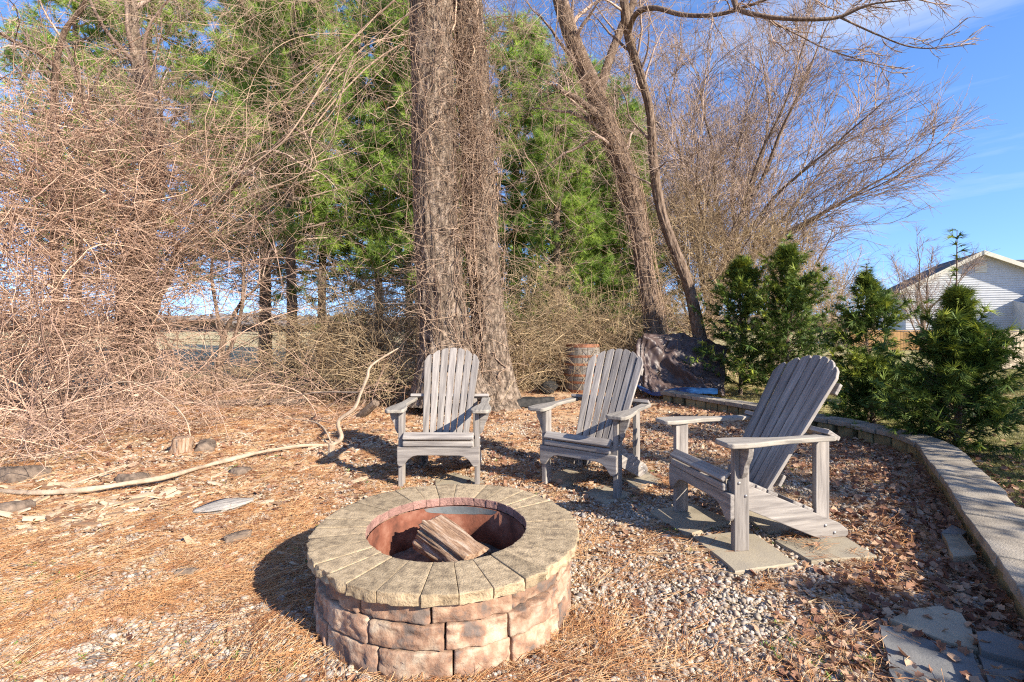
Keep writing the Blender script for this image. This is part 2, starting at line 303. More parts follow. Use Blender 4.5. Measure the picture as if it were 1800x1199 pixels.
# ------------------------------------------------------------------ board builder
def board(name, outline, th, T, m, parent, bevel=0.004, seg=2, grain=0):
    """outline: 2D points (u,v), extruded 0..th along w, then placed by the 4x4 matrix T"""
    bm = bmesh.new(); vs = [bm.verts.new((a, b, 0)) for a, b in outline]; f = bm.faces.new(vs)
    if f.normal.z > 0: pass
    r = bmesh.ops.extrude_face_region(bm, geom=[f]); bmesh.ops.translate(bm, vec=(0, 0, th), verts=[v for v in r['geom'] if isinstance(v, bmesh.types.BMVert)])
    bmesh.ops.recalc_face_normals(bm, faces=bm.faces)
    bmesh.ops.bevel(bm, geom=list(bm.edges), offset=bevel, segments=seg, affect='EDGES', clamp_overlap=True, profile=0.5)
    bmesh.ops.triangulate(bm, faces=[f for f in bm.faces if len(f.verts) > 4])
    off = Vector((random.random()*20, random.random()*20, random.random()*20))
    gcs = [(Vector((v.co.x, v.co.y, v.co.z)) if grain == 0 else Vector((v.co.y, v.co.x, v.co.z)))+off for v in bm.verts]
    bm.transform(T)
    if T.determinant() < 0: bmesh.ops.reverse_faces(bm, faces=bm.faces)
    me = bpy.data.meshes.new(name); bm.to_mesh(me); bm.free()
    a = me.attributes.new('gc', 'FLOAT_VECTOR', 'POINT'); a.data.foreach_set('vector', np.array(gcs, np.float32).ravel())
    me.materials.append(m)
    return obj(name, me, parent)
def frame(o, u, v, w=None):
    u = Vector(u).normalized(); v = Vector(v).normalized(); w = u.cross(v) if w is None else Vector(w).normalized()
    T = Matrix.Identity(4)
    for i in range(3): T[i][0], T[i][1], T[i][2], T[i][3] = u[i], v[i], w[i], o[i]
    return T
def rect(a, b, c, d): return [(a, c), (b, c), (b, d), (a, d)]

# ------------------------------------------------------------------ Adirondack chair
def make_chair(label):
    t = thing('adirondack_chair', label, 'chair', group='weathered Adirondack chairs round the fire pit')
    Wd = M['chair']
    def bolt(parent, p, n, r=0.009):
        P = np.array([[p, np.array(p)+np.array(n)*0.006]]); V_, Q_, _ = tubes(P, np.array([[r, r*0.8]]), 8)
        V_ = np.vstack([V_, P[0, 1]]); tr = [(8+i, 8+(i+1) % 8, 16) for i in range(8)]
        obj('bolt', mesh_np('bolt', V_, Q_, tr, [M['bolt']]), parent)
    for s in (-1, 1):
        lg = board('leg', rect(0, 0.56, 0.0, 0.088), 0.035, frame((s*0.302 - (0.035 if s > 0 else 0), 0, 0), (0, 0, 1), (0, 1, 0), (1, 0, 0)), Wd, t)
        for zz, yy in ((0.36, 0.025), (0.29, 0.065)): bolt(lg, (s*0.302, yy, zz), (s, 0, 0))
        # side rail
        ol = [(0.0, 0.245), (0.0, 0.355), (0.02, 0.37), (0.70, 0.078), (0.755, 0.035), (0.755, 0.012), (0.74, 0.0), (0.575, 0.0), (0.55, 0.008)]
        rl = board('side_rail', ol, 0.03, frame((s*0.265 - (0.03 if s > 0 else 0), 0, 0), (0, 1, 0), (0, 0, 1), (1, 0, 0)), Wd, t)
        for yy, zz in ((0.60, 0.075), (0.66, 0.03)): bolt(rl, (s*0.265, yy, zz), (s, 0, 0))
        board('rear_post', rect(0.02, 0.60, 0.572, 0.66), 0.032, frame((s*0.233 - (0.032 if s > 0 else 0), 0, 0), (0, 0, 1), (0, 1, 0), (1, 0, 0)), Wd, t)
        # armrest
        ol = [(0.262, -0.088), (0.362, -0.092), (0.386, -0.07), (0.392, 0.0), (0.386, 0.08), (0.368, 0.18), (0.352, 0.30), (0.348, 0.45), (0.350, 0.58), (0.335, 0.605),
              (0.292, 0.605), (0.276, 0.585), (0.280, 0.42), (0.288, 0.30), (0.284, 0.20), (0.262, 0.12), (0.246, 0.04), (0.240, -0.03), (0.243, -0.072)]
        o2 = [(y, s*x) for x, y in ol]
        if s > 0: o2 = o2[::-1]
        ar = board('armrest', o2, 0.027, frame((0, 0, 0.561), (0, 1, 0), (1, 0, 0), (0, 0, 1)), M['arm'], t, 0.007, 3)
        # corbel under the arm, outside the leg
        ol = [(0, 0.559), (0, 0.40), (0.012, 0.39), (0.028, 0.42), (0.036, 0.46), (0.058, 0.50), (0.068, 0.535), (0.070, 0.559)]
        board('arm_bracket', ol, 0.032, frame((s*0.304, 0.028, 0), (s, 0, 0), (0, 0, 1), (0, 1, 0)), Wd, t, 0.003)
    # apron
    c = [(0.305, 0.302), (0.305, 0.178), (0.292, 0.160), (0.262, 0.158), (0.245, 0.178), (0.225, 0.207), (0.19, 0.232), (0.155, 0.240)]
    ol = c+[(-x, z) for x, z in c[::-1]]
    board('apron', ol[::-1], 0.026, frame((0, -0.028, 0), (1, 0, 0), (0, 0, 1), (0, 1, 0)), Wd, t, 0.005)
    # front slats
    board('seat_slat', rect(-0.262, 0.262, 0, 0.040), 0.028, frame((0, -0.042, 0.308), (1, 0, 0), (0, 0, 1), (0, 1, 0)), Wd, t, 0.009, 3)
    board('seat_slat', rect(-0.262, 0.262, 0, 0.064), 0.024, frame((0, -0.040, 0.353), (1, 0, 0), (0, 0.80, 0.6), None), Wd, t, 0.008, 3)
    sl_ = Vector((0, 1, -0.433)).normalized()
    for k, y0 in enumerate((0.018, 0.089, 0.160, 0.231, 0.39, 0.461)):
        zt = 0.378-0.433*y0-0.004
        hw = 0.262 if y0 < 0.05 else 0.262
        board('seat_slat', rect(-hw, hw, 0, 0.068 if y0 < .3 else 0.066), 0.022, frame((0, y0, zt+0.001), (1, 0, 0), sl_, None), Wd, t, 0.006, 2)
    # back slats, fanned
    up = Vector((0, 0.46, 0.71)).normalized(); nrm = Vector((0, -0.71, 0.46)).normalized()
    o0 = Vector((0, 0.335, 0.27))
    def arch(x): return 0.872-0.145*(abs(x)/0.262)**2.1
    for i in range(-3, 4):
        xb0, xb1 = (i-0.5)*0.0535+0.0035, (i+0.5)*0.0535-0.0035
        xt0, xt1 = (i-0.5)*0.0755+0.0055, (i+0.5)*0.0755-0.0055
        def X(xb, xt, s): return xb+(xt-xb)*s/0.87
        s0, s1 = arch(xt0), arch(xt1); ms = arch((xt0+xt1)/2)
        ol = [(X(xb0, xt0, -0.06), -0.06), (X(xb1, xt1, -0.06), -0.06), (X(xb1, xt1, s1-0.012), s1-0.012), (X(xb1, xt1, s1)-0.008, s1), ((xt0+xt1)/2, ms+0.001), (X(xb0, xt0, s0)+0.008, s0), (X(xb0, xt0, s0-0.012), s0-0.012)]
        f = 0.0022*i*i
        o = o0+nrm*(-0.012+f)
        tw = Matrix.Rotation(math.radians(-2.4*i), 4, 'Y')
        T = frame(o, (1, 0, 0), up, nrm)
        cx = (xb0+xb1)/2
        T = T @ Matrix.Translation((cx, 0, 0)) @ tw @ Matrix.Translation((-cx, 0, 0))
        sl = board('back_slat', [(a, b) for a, b in ol], 0.02, T, Wd, t, 0.004, 2, grain=1)
        for sgn, s in ((1, 0.18), (-1, 0.66)):
            cxx = X(cx, (xt0+xt1)/2, s)
            p = T @ Vector((cxx-0.0+sgn*0.008, s, 0.0185)); bolt(sl, tuple(p), tuple(nrm*0.5), 0.0035)
    # cross pieces behind the back
    board('back_rail', rect(-0.232, 0.232, 0, 0.07), 0.022, frame(o0+up*0.64-nrm*0.038, (1, 0, 0), up, nrm), Wd, t)
    board('back_rail', rect(-0.185, 0.185, 0, 0.07), 0.022, frame(o0+up*0.03-nrm*0.038, (1, 0, 0), up, nrm), Wd, t)
    board('cross_brace', rect(-0.335, 0.335, 0, 0.085), 0.026, frame((0, 0.545, 0.600)+np.array([0, 0, 0]), (1, 0, 0), (0, 0.75, -0.45), None), Wd, t)
    board('arm_support', rect(-0.335, 0.335, 0, 0.06), 0.03, frame((0, 0.545, 0.528), (1, 0, 0), (0, 0.02, 1), None), Wd, t) if False else None
    return t
def copy_tree(o, parent=None):
    c = o.copy(); COL.objects.link(c); c.parent = parent
    for ch in list(o.children): copy_tree(ch, c)
    return c
c1 = make_chair('grey wooden Adirondack chair facing straight out, in front of the big twin trunk')
c2 = copy_tree(c1); c2['label'] = 'middle grey Adirondack chair with a shadow across its back, left of the barrel view and turned slightly'
c2['label'] = 'middle Adirondack chair of three, its right back slats in shadow, in front of the barrel'
c3 = copy_tree(c1); c3['label'] = 'nearest Adirondack chair, seen from its side and standing on flagstones by the low wall'
c1.location = (-0.545, 3.64, 0.004); c1.rotation_euler = (0, 0, math.radians(-1))
c2.location = (0.478, 3.55, 0.004); c2.rotation_euler = (0, 0, math.radians(-33.8))
c3.location = (1.10, 2.855, 0.012); c3.rotation_euler = (0, 0, math.radians(-77.7))

# ------------------------------------------------------------------ stones
def rbox_grid(nx, ny, nz):
    """surface lattice of the cube [-1,1]^3"""
    pts, quads, key = [], [], {}
    def vid(i, j, k):
        q = (i, j, k)
        if q not in key: key[q] = len(pts); pts.append((-1+2*i/nx, -1+2*j/ny, -1+2*k/nz))
        return key[q]
    for i in range(nx):
        for j in range(ny):
            for k, fl in ((0, 1), (nz, 0)):
                q = [vid(i, j, k), vid(i+1, j, k), vid(i+1, j+1, k), vid(i, j+1, k)]; quads.append(q[::-1] if fl else q)
    for i in range(nx):
        for k in range(nz):
            for j, fl in ((0, 0), (ny, 1)):
                q = [vid(i, j, k), vid(i+1, j, k), vid(i+1, j, k+1), vid(i, j, k+1)]; quads.append(q[::-1] if fl else q)
    for j in range(ny):
        for k in range(nz):
            for i, fl in ((0, 1), (nx, 0)):
                q = [vid(i, j, k), vid(i, j+1, k), vid(i, j+1, k+1), vid(i, j, k+1)]; quads.append(q[::-1] if fl else q)
    return np.array(pts), np.array(quads)
GRID = {}
def rbox(hx, hy, hz, r, n=(6, 4, 3)):
    if n not in GRID: GRID[n] = rbox_grid(*n)
    p, q = GRID[n]; h = np.array([hx, hy, hz])
    P = np.empty_like(p)
    for a_ in range(3):
        m_ = n[a_]; u = (p[:, a_]+1)/2*m_
        P[:, a_] = np.interp(u, [0, 1, m_-1, m_], [-h[a_], -h[a_]+r, h[a_]-r, h[a_]]) if m_ > 2 else p[:, a_]*h[a_]
    c = np.clip(P, -(h-r), h-r); d = P-c; L = np.linalg.norm(d, axis=1, keepdims=True)
    P = np.where(L > 1e-9, c+d/np.maximum(L, 1e-9)*np.minimum(L, r*0.75), P)
    return P, q

PC = np.array([-0.287, 2.19])      # centre of the fire pit
pit = thing('fire_pit', 'round stone fire pit with tan cap stones, pinkish blocks and a rusty inner ring', 'fire pit', (PC[0], PC[1], 0))
def polar_stone(name, r0, r1, a0, a1, z0, z1, rr, n, m, outer_rough, inner_rough=0.0, gap=0.002, seed=0, top=0.0):
    am, da = (a0+a1)/2, (a1-a0)/2; rm, dr = (r0+r1)/2, (r1-r0)/2; zm, dz = (z0+z1)/2, (z1-z0)/2
    P, q = rbox(da*rm-gap, dr, dz, rr, n)
    rad_ = rm+P[:, 1]; ang = am+P[:, 0]/rm*(1.0)
    X = np.stack([rad_*np.cos(ang), rad_*np.sin(ang), zm+P[:, 2]], -1)
    nn = np.stack([np.cos(ang), np.sin(ang), np.zeros_like(ang)], -1)
    wo = np.clip((P[:, 1]/dr-0.6)/0.4, 0, 1)[:, None]; wi = np.clip((-P[:, 1]/dr-0.6)/0.4, 0, 1)[:, None]
    ns = fbm(X*22+seed*3.1, 3)[:, None]+0.6*fbm(X*60+seed, 2)[:, None]
    X = X+nn*ns*(wo*outer_rough-wi*inner_rough)
    X[:, 2] += top*fbm(X*9+seed, 2)
    me = mesh_np(name, X, q, None, [m, M['pinkstone']], smooth=True)
    if inner_rough: me.polygons.foreach_set('material_index', (P[q][:, :, 1].mean(1) < -dr+0.003).astype(np.int32))
    return obj(name, me, pit)
# cap stones
na = 30; aw = rng.uniform(0.85, 1.15, na); aw[::5] *= 1.35; aw = aw/aw.sum()*2*PI; a = 0.3
for i in range(na):
    lift = rng.uniform(-0.002, 0.002)
    polar_stone('cap_stone', 0.350, 0.578+rng.uniform(-.003, .004), a, a+aw[i], 0.264+lift, 0.305+lift, 0.0022, (10, 16, 8), M['cap'], 0.034, 0.012, 0.0006, i, 0.002)
    a += aw[i]
for j, (z0, z1, nb, ro, ri) in enumerate([(0.182, 0.262, 13, 0.535, 0.37), (0.092, 0.180, 13, 0.543, 0.38), (-0.02, 0.090, 13, 0.550, 0.39)]):
    aw = rng.uniform(0.8, 1.2, nb); aw = aw/aw.sum()*2*PI; a = 0.25*j+0.1*(j == 1)
    for i in range(nb):
        polar_stone('block', ri, ro+rng.uniform(-0.008, 0.008), a, a+aw[i], z0+rng.uniform(-.001, .002), z1+rng.uniform(-.002, .001), 0.007, (20, 6, 12), M['block'], 0.036, 0.0, 0.0008, i+20*j)
        a += aw[i]
th = np.linspace(0, 2*PI, 73)[:-1]
def ring(z0, z1, r, th_, m, name, t2=0.004, wob=0):
    rows = []
    for rr_, z in ((r, z0), (r, z1), (r+t2, z1), (r+t2, z0)):
        rows.append(np.stack([rr_*np.cos(th), rr_*np.sin(th), np.full_like(th, z)], -1))
    Vv = np.concatenate(rows); n = len(th); ii = np.arange(n); jn = (ii+1) % n
    q = np.concatenate([np.stack([k*n+ii, ((k+1) % 4)*n+ii, ((k+1) % 4)*n+jn, k*n+jn], -1) for k in range(4)])
    return obj(name, mesh_np(name, Vv, q, None, [m]), pit)
ring(-0.02, 0.2625, 0.346, th, M['rust'], 'steel_ring', 0.004)
# pale band only along the back of the ring
tb = np.linspace(math.radians(52), math.radians(118), 30)
prof = 0.040+0.012*fbm(np.stack([tb*6, tb*0, tb*0], -1), 2)
Vv = np.concatenate([np.stack([0.3445*np.cos(tb), 0.3445*np.sin(tb), 0.262-prof*np.sin((tb-tb[0])/(tb[-1]-tb[0])*PI)**0.4], -1), np.stack([0.3445*np.cos(tb), 0.3445*np.sin(tb), np.full_like(tb, 0.262)], -1)])
ii = np.arange(29); obj('scale_band', mesh_np('scale_band', Vv, np.stack([ii, ii+1, ii+31, ii+30], -1), None, [M['bluesteel']]), pit)
# ash bed
rr_ = np.linspace(0, 0.344, 14); A, R = np.meshgrid(np.linspace(0, 2*PI, 49)[:-1], rr_)
X, Y = R*np.cos(A), R*np.sin(A); Z = 0.085+0.06*fbm(np.stack([X*9, Y*9, X*0], -1), 3)
idx = np.arange(X.size).reshape(X.shape); nx = np.roll(idx, -1, 1)
obj('ash_bed', mesh_np('ash_bed', np.stack([X, Y, Z], -1).reshape(-1, 3), np.stack([idx[:-1], nx[:-1], nx[1:], idx[1:]], -1).reshape(-1, 4), None, [M['ash']]), pit)

def log_mesh(name, p0, p1, rx, ry, m, split=0.0, seed=0, rough=0.12, crack=0.9, nl=26, ns=22, rt=1.0, tp=0.0):
    p0, p1 = np.array(p0, float), np.array(p1, float); ax = unit(p1-p0); L = np.linalg.norm(p1-p0)
    u = unit(np.cross(ax, [0, 0, 1.0])) if abs(ax[2]) < .95 else np.array([1.0, 0, 0]); v = np.cross(u, ax)
    th = np.linspace(0, 2*PI, ns+1)[:-1]; ts = np.linspace(0, 1, nl)
    T_, A_ = np.meshgrid(ts, th, indexing='ij')
    cyc = np.stack([np.cos(A_)*2.5+seed*7, np.sin(A_)*2.5, T_*L*2.0], -1)
    r = 1+rough*2*fbm(cyc*1.5, 3)+rough*1.6*fbm(np.stack([np.cos(A_)*9+seed, np.sin(A_)*9, T_*L*3], -1), 2)-rough*crack*np.clip(0.06-np.abs(fbm(np.stack([np.cos(A_)*6+seed, np.sin(A_)*6, T_*L*2.5], -1), 2)), 0, 1)/0.06
    ca, sa = np.cos(A_), np.sin(A_)
    if split: sa = np.where(sa > split, split+(sa-split)*0.12, sa); r = 1+(r-1)*1.5
    r = r*(1+(rt-1)*T_)*(1-tp*np.abs(2*T_-1)**1.6)
    P = p0+ax*(T_*L)[..., None]+u*(ca*r*rx)[..., None]+v*(sa*r*ry)[..., None]
    ends = fbm(np.stack([ca*3+seed, sa*3, T_*0], -1), 2)*0.035
    P[0] += ax*ends[0][:, None]; P[-1] += ax*ends[-1][:, None]
    V_ = P.reshape(-1, 3); n = nl*ns
    idx = np.arange(n).reshape(nl, ns); nx = np.roll(idx, -1, 1)
    q = np.stack([idx[:-1], idx[1:], nx[1:], nx[:-1]], -1).reshape(-1, 4)
    mid0 = P[0].mean(0); mid1 = P[-1].mean(0)
    in0 = mid0+(P[0]-mid0)*0.5+ax*0.004*np.sin(th*5)[:, None]; in1 = mid1+(P[-1]-mid1)*0.5-ax*0.004*np.sin(th*5)[:, None]
    V_ = np.vstack([V_, in0, in1, mid0, mid1]); i = np.arange(ns); j = (i+1) % ns
    q = np.vstack([q, np.stack([idx[0][i], idx[0][j], n+j, n+i], -1), np.stack([idx[-1][j], idx[-1][i], n+ns+i, n+ns+j], -1)])
    t3 = np.vstack([np.stack([n+i, n+j, np.full(ns, n+2*ns)], -1), np.stack([n+ns+j, n+ns+i, np.full(ns, n+2*ns+1)], -1)])
    gc = np.stack([(V_-p0)@ax, (V_-p0)@u, (V_-p0)@v], -1)+seed*3.3
    return mesh_np(name, V_, q, t3, [m], smooth=True, gc=gc)
def pc(dx, dy, z): return (PC[0]+dx, PC[1]+dy, z)
obj('firewood_log', log_mesh('firewood_log', pc(-0.10, 0.11, 0.225), pc(0.13, -0.09, 0.165), 0.086, 0.084, M['log'], 0.80, 3, 0.22, 0.35, 70, 72), label='thick split log lying across the top of the wood in the fire pit', cat='log', group='firewood in the pit')
obj('firewood_log', log_mesh('firewood_log', pc(-0.25, -0.06, 0.115), pc(0.05, -0.12, 0.145), 0.05, 0.045, M['log'], 0.3, 5, 0.3, 0.5, 40, 40), label='thinner weathered log lying low at the front left inside the fire pit', cat='log', group='firewood in the pit')
obj('firewood_log', log_mesh('firewood_log', pc(-0.04, -0.22, 0.12), pc(0.02, -0.04, 0.14), 0.05, 0.045, M['log'], 0.0, 9, 0.25, 0.5, 20, 20), label='short stubby wood chunk under the thick split log in the fire pit', cat='log', group='firewood in the pit')

# ------------------------------------------------------------------ low retaining wall at the right
def resample(path, step):
    P = crom(path, 800); s = np.concatenate([[0], np.cumsum(np.linalg.norm(np.diff(P, axis=0), axis=1))])
    return P, s
wall = thing('retaining_wall', 'low curving garden wall of buff blocks under flat grey cap stones, right of the gravel', 'wall')
P, s = resample(WALL_IN, 0.3)
def wall_pos(d):
    d = np.asarray(d); p = np.stack([np.interp(d, s, P[:, 0]), np.interp(d, s, P[:, 1])], -1)
    q = np.stack([np.interp(d+0.03, s, P[:, 0]), np.interp(d+0.03, s, P[:, 1])], -1); q0 = np.stack([np.interp(d-0.03, s, P[:, 0]), np.interp(d-0.03, s, P[:, 1])], -1)
    t = unit(q-q0); n = np.stack([-t[:, 1], t[:, 0]], -1)     # away from the gravel
    return p, n
def wall_stone(name, d0, d1, w0, w1, z0, z1, r, n, m, seed, rough):
    Pb, q = rbox((d1-d0)/2-0.0035, (w1-w0)/2, (z1-z0)/2, r, n)
    p, nr = wall_pos((d0+d1)/2+Pb[:, 0]); off = (w0+w1)/2+Pb[:, 1]
    X = np.stack([p[:, 0]+nr[:, 0]*off, p[:, 1]+nr[:, 1]*off, (z0+z1)/2+Pb[:, 2]], -1)
    e = (fbm(X*20+seed, 3)+0.5*fbm(X*55, 2))*rough*(np.abs(Pb[:, 1]/((w1-w0)/2))**4)*np.sign(Pb[:, 1])
    X[:, 0] += nr[:, 0]*e; X[:, 1] += nr[:, 1]*e; X[:, 2] += 0.004*fbm(X*7+seed, 2)
    obj(name, mesh_np(name, X, q, None, [m]), wall)
d = 0.0; k = 0
ztop = lambda dd: 0.165
while d < s[-1]-0.3:
    ln = random.uniform(0.27, 0.33); wall_stone('cap_stone', d, d+ln, -0.012+random.uniform(-.006, .004), 0.265+random.uniform(-.01, .01), 0.105+random.uniform(-.001, .002), 0.163+random.uniform(-.006, .005), 0.006, (7, 6, 3), M['wallcap'], k, 0.022); d += ln; k += 1
d = 0.02
while d < s[-1]-0.3:
    ln = random.uniform(0.17, 0.21); wall_stone('block', d, d+ln, 0.02, 0.22, -0.05, 0.103, 0.012, (6, 3, 5), M['wallblock'], k, 0.03); d += ln+random.choice([0.004, 0.02, 0.05]); k += 1

# ------------------------------------------------------------------ flagstones
def slab(label, poly_px, z1=0.012, th=0.045, m='flag', name='flagstone', cat='paving stone', z0=0, group='flagstones set in the gravel', pts=None):
    pts = [gnd(x, y, z1)[:2] for x, y in poly_px] if pts is None else pts
    pts = np.array(pts); ring_ = []
    n = len(pts)
    for i in range(n):
        a, b = pts[i], pts[(i+1) % n]; m_ = max(2, int(np.linalg.norm(b-a)/0.035))
        nv = np.array([b[1]-a[1], a[0]-b[0]]); nv = nv/(np.linalg.norm(nv)+1e-9)
        for j in range(m_):
            q = a+(b-a)*j/m_; e = fbm(np.array([[q[0]*14, q[1]*14, 3.3]]), 3)[0]*0.022; ring_.append(q+nv*e)
    ring_ = np.array(ring_); c = ring_.mean(0); K = len(ring_)
    lay = [(1.0, z1-th), (1.0, z1-0.006), (0.985, z1), (0.66, z1), (0.33, z1)]
    Vv = []
    for sc, z in lay:
        q = c+(ring_-c)*sc; zz = z+ (0.006*fbm(np.column_stack([q*6, np.zeros(K)]), 3) if sc < 1 else 0); Vv.append(np.column_stack([q, np.broadcast_to(zz, K)]))
    Vv = np.vstack(Vv+[[[c[0], c[1], z1]]]); i = np.arange(K); j = (i+1) % K
    q = np.vstack([np.stack([l*K+i, l*K+j, (l+1)*K+j, (l+1)*K+i], -1) for l in range(len(lay)-1)])
    t3 = np.stack([(len(lay)-1)*K+i, (len(lay)-1)*K+j, np.full(K, len(lay)*K)], -1)
    me = mesh_np(name, Vv, q, t3, [M[m]], smooth=False)
    bm = bmesh.new(); bm.from_mesh(me); bmesh.ops.recalc_face_normals(bm, faces=bm.faces); bm.to_mesh(me); bm.free()
    return obj(name, me, None, label, cat, group)
slab('square flagstone under the far front leg of the nearest chair', [(1143, 898), (1212, 884), (1290, 914), (1207, 940)])
slab('pale flagstone under the near front leg of the nearest chair', [(1219, 943), (1318, 932), (1400, 989), (1293, 1004)])
slab('flagstone under the rear foot of the nearest chair', [(1362, 950), (1482, 940), (1542, 977), (1426, 986)])
slab('shaded flagstone under the seat of the nearest chair', [(1300, 900), (1362, 893), (1424, 926), (1350, 935)])
slab('small flagstone behind the left front leg of the middle chair', [(960, 838), (1002, 822), (1036, 836), (990, 856)], 0.004)
slab('flagstone beside the right front leg of the middle chair', [(1024, 864), (1066, 850), (1112, 868), (1062, 884)], 0.004)
slab('flagstone under the rear foot of the middle chair', [(1088, 838), (1136, 828), (1168, 845), (1116, 862)], 0.004)
slab('flagstone between the front legs of the chair before the twin trunk', [(765, 836), (800, 831), (856, 848), (822, 872), (766, 860)], 0.004)
def z8(*p): return [(1300+x*0.291, 850+y*0.2911) for x, y in p]
slab('rounded flagstone at the lower right, half lit by the sun', z8((905, 815), (1010, 765), (1110, 742), (1230, 738), (1345, 785), (1400, 880), (1445, 1005), (1250, 955)), 0.02, 0.06, 'flag')
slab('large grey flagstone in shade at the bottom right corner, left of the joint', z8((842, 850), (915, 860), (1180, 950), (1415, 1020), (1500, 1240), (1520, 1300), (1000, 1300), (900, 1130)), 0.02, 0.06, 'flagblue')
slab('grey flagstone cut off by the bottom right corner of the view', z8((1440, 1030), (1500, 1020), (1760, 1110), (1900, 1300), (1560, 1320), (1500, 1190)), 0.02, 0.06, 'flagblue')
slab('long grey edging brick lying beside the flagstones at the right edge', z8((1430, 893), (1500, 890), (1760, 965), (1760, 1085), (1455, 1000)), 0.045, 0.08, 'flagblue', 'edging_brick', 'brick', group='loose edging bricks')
slab('tan loose paver lying among leaves near the low wall', z8((1222, 300), (1345, 310), (1432, 432), (1292, 442)), 0.055, 0.07, 'flag', 'loose_paver', 'brick', group='loose edging bricks')
slab('small grey loose paver pushed in behind the tan one near the low wall', z8((1215, 296), (1288, 248), (1372, 290), (1345, 312)), 0.045, 0.06, 'flagblue', 'loose_paver', 'brick', group='loose edging bricks')

# ------------------------------------------------------------------ barrel
bx = gnd(1024, 690); Yb = bx[1]+0.25
bar = thing('barrel', 'old oak barrel with rusty hoops standing behind the middle chair', 'barrel', ((1024-CX)/F*Yb, Yb, -0.01))
ns = 22; zs = np.linspace(0, 0.90, 11); prof = lambda z: 0.305+0.045*np.sin(np.clip(z/0.9, 0, 1)*PI)
for i in range(ns):
    a0, a1 = i*2*PI/ns+0.008, (i+1)*2*PI/ns-0.008; aa = np.linspace(a0, a1, 4); rows = []
    for z in zs:
        r = prof(z); rows.append(np.concatenate([np.stack([r*np.cos(aa), r*np.sin(aa), np.full(4, z)], -1), np.stack([(r-.022)*np.cos(aa[::-1]), (r-.022)*np.sin(aa[::-1]), np.full(4, z)], -1)]))
    V_ = np.concatenate(rows); idx = np.arange(len(V_)).reshape(len(zs), 8); nx = np.roll(idx, -1, 1)
    q = np.vstack([np.stack([idx[:-1], nx[:-1], nx[1:], idx[1:]], -1).reshape(-1, 4), [[idx[-1][0], idx[-1][1], idx[-1][6], idx[-1][7]], [idx[-1][1], idx[-1][2], idx[-1][5], idx[-1][6]], [idx[-1][2], idx[-1][3], idx[-1][4], idx[-1][5]]]])
    obj('stave', mesh_np('stave', V_, q, None, [M['stave']], smooth=False), bar)
def hoop(zc, w, m, dr=0.004):
    th = np.linspace(0, 2*PI, 41)[:-1]; rows = []
    for dz, e in ((-w/2, -0.003), (-w/2, dr), (w/2, dr), (w/2, -0.003)): rows.append(np.stack([(prof(zc+dz)+e)*np.cos(th), (prof(zc+dz)+e)*np.sin(th), np.full(40, zc+dz)], -1))
    V_ = np.concatenate(rows); i = np.arange(40); j = (i+1) % 40
    q = np.vstack([np.stack([k*40+i, k*40+j, ((k+1) % 4)*40+j, ((k+1) % 4)*40+i], -1) for k in range(4)])
    obj('hoop', mesh_np('hoop', V_, q, None, [m], smooth=False), bar)
for zc, w_ in ((0.875, 0.06), (0.68, 0.042), (0.53, 0.042), (0.33, 0.042), (0.20, 0.042), (0.03, 0.055)): hoop(zc, w_, M['hoop'])
th = np.linspace(0, 2*PI, 33)[:-1]; V_ = np.vstack([np.stack([0.292*np.cos(th), 0.292*np.sin(th), np.full(32, 0.86)], -1), [[0, 0, 0.865]]])
obj('lid', mesh_np('lid', V_, None, [(i, (i+1) % 32, 32) for i in range(32)], [M['hoop']]), bar)

# ------------------------------------------------------------------ tarp over a pile
tp = thing('tarp', 'brown tarpaulin draped over a pile beside the evergreen, its blue underside showing at the foot', 'tarpaulin', (0, 0, 0))
Yt = 8.7
def patch(name, ctrl, nu, nv, m, amp, seed, parent, fold=0):
    """ctrl rows of 3D points -> smooth surface with folds"""
    rows = [crom(r, nu) for r in ctrl]; G = np.stack([crom(np.array([r[i] for r in rows]), nv) for i in range(nu)], 1)
    dU = np.gradient(G, axis=1); dV = np.gradient(G, axis=0); nr = unit(np.cross(dU, dV))
    U, Vv = np.meshgrid(np.linspace(0, 1, nu), np.linspace(0, 1, nv))
    f = fbm(np.stack([U*7+Vv*3+seed, Vv*4-U*2, U*0], -1), 3)
    rid = 0.25-np.abs(fbm(np.stack([U*9+Vv*5+seed, Vv*3+3, U*0+seed], -1), 2)); rid2 = 0.2-np.abs(fbm(np.stack([U*16-Vv*9, Vv*10+U*3, U*0+seed], -1), 2))
    if fold:
        e_ = Vv-(0.30+0.85*(U-0.18)); G = G+np.array([0.0, -1.0, 0.25])*(fold*np.exp(-(e_/0.07)**2)-1.7*fold*np.clip(e_*4, 0, 1)*np.exp(-np.clip(e_-0.25, 0, 1)*9)*np.clip((U-0.12)*9, 0, 1)*np.clip((0.93-Vv)*8, 0, 1))[..., None]
    rid3 = 0.2-np.abs(fbm(np.stack([U*34+Vv*12, Vv*26-U*9, U*0+seed], -1), 2)); G = G+nr*(amp*(f+1.5*rid+0.7*rid2+0.35*rid3))[..., None]
    idx = np.arange(nu*nv).reshape(nv, nu)
    return obj(name, mesh_np(name, G.reshape(-1, 3), np.stack([idx[:-1, :-1], idx[:-1, 1:], idx[1:, 1:], idx[1:, :-1]], -1).reshape(-1, 4), None, [m]), parent)
def A3(px, py, Y): return tuple(at(px, py, Y))
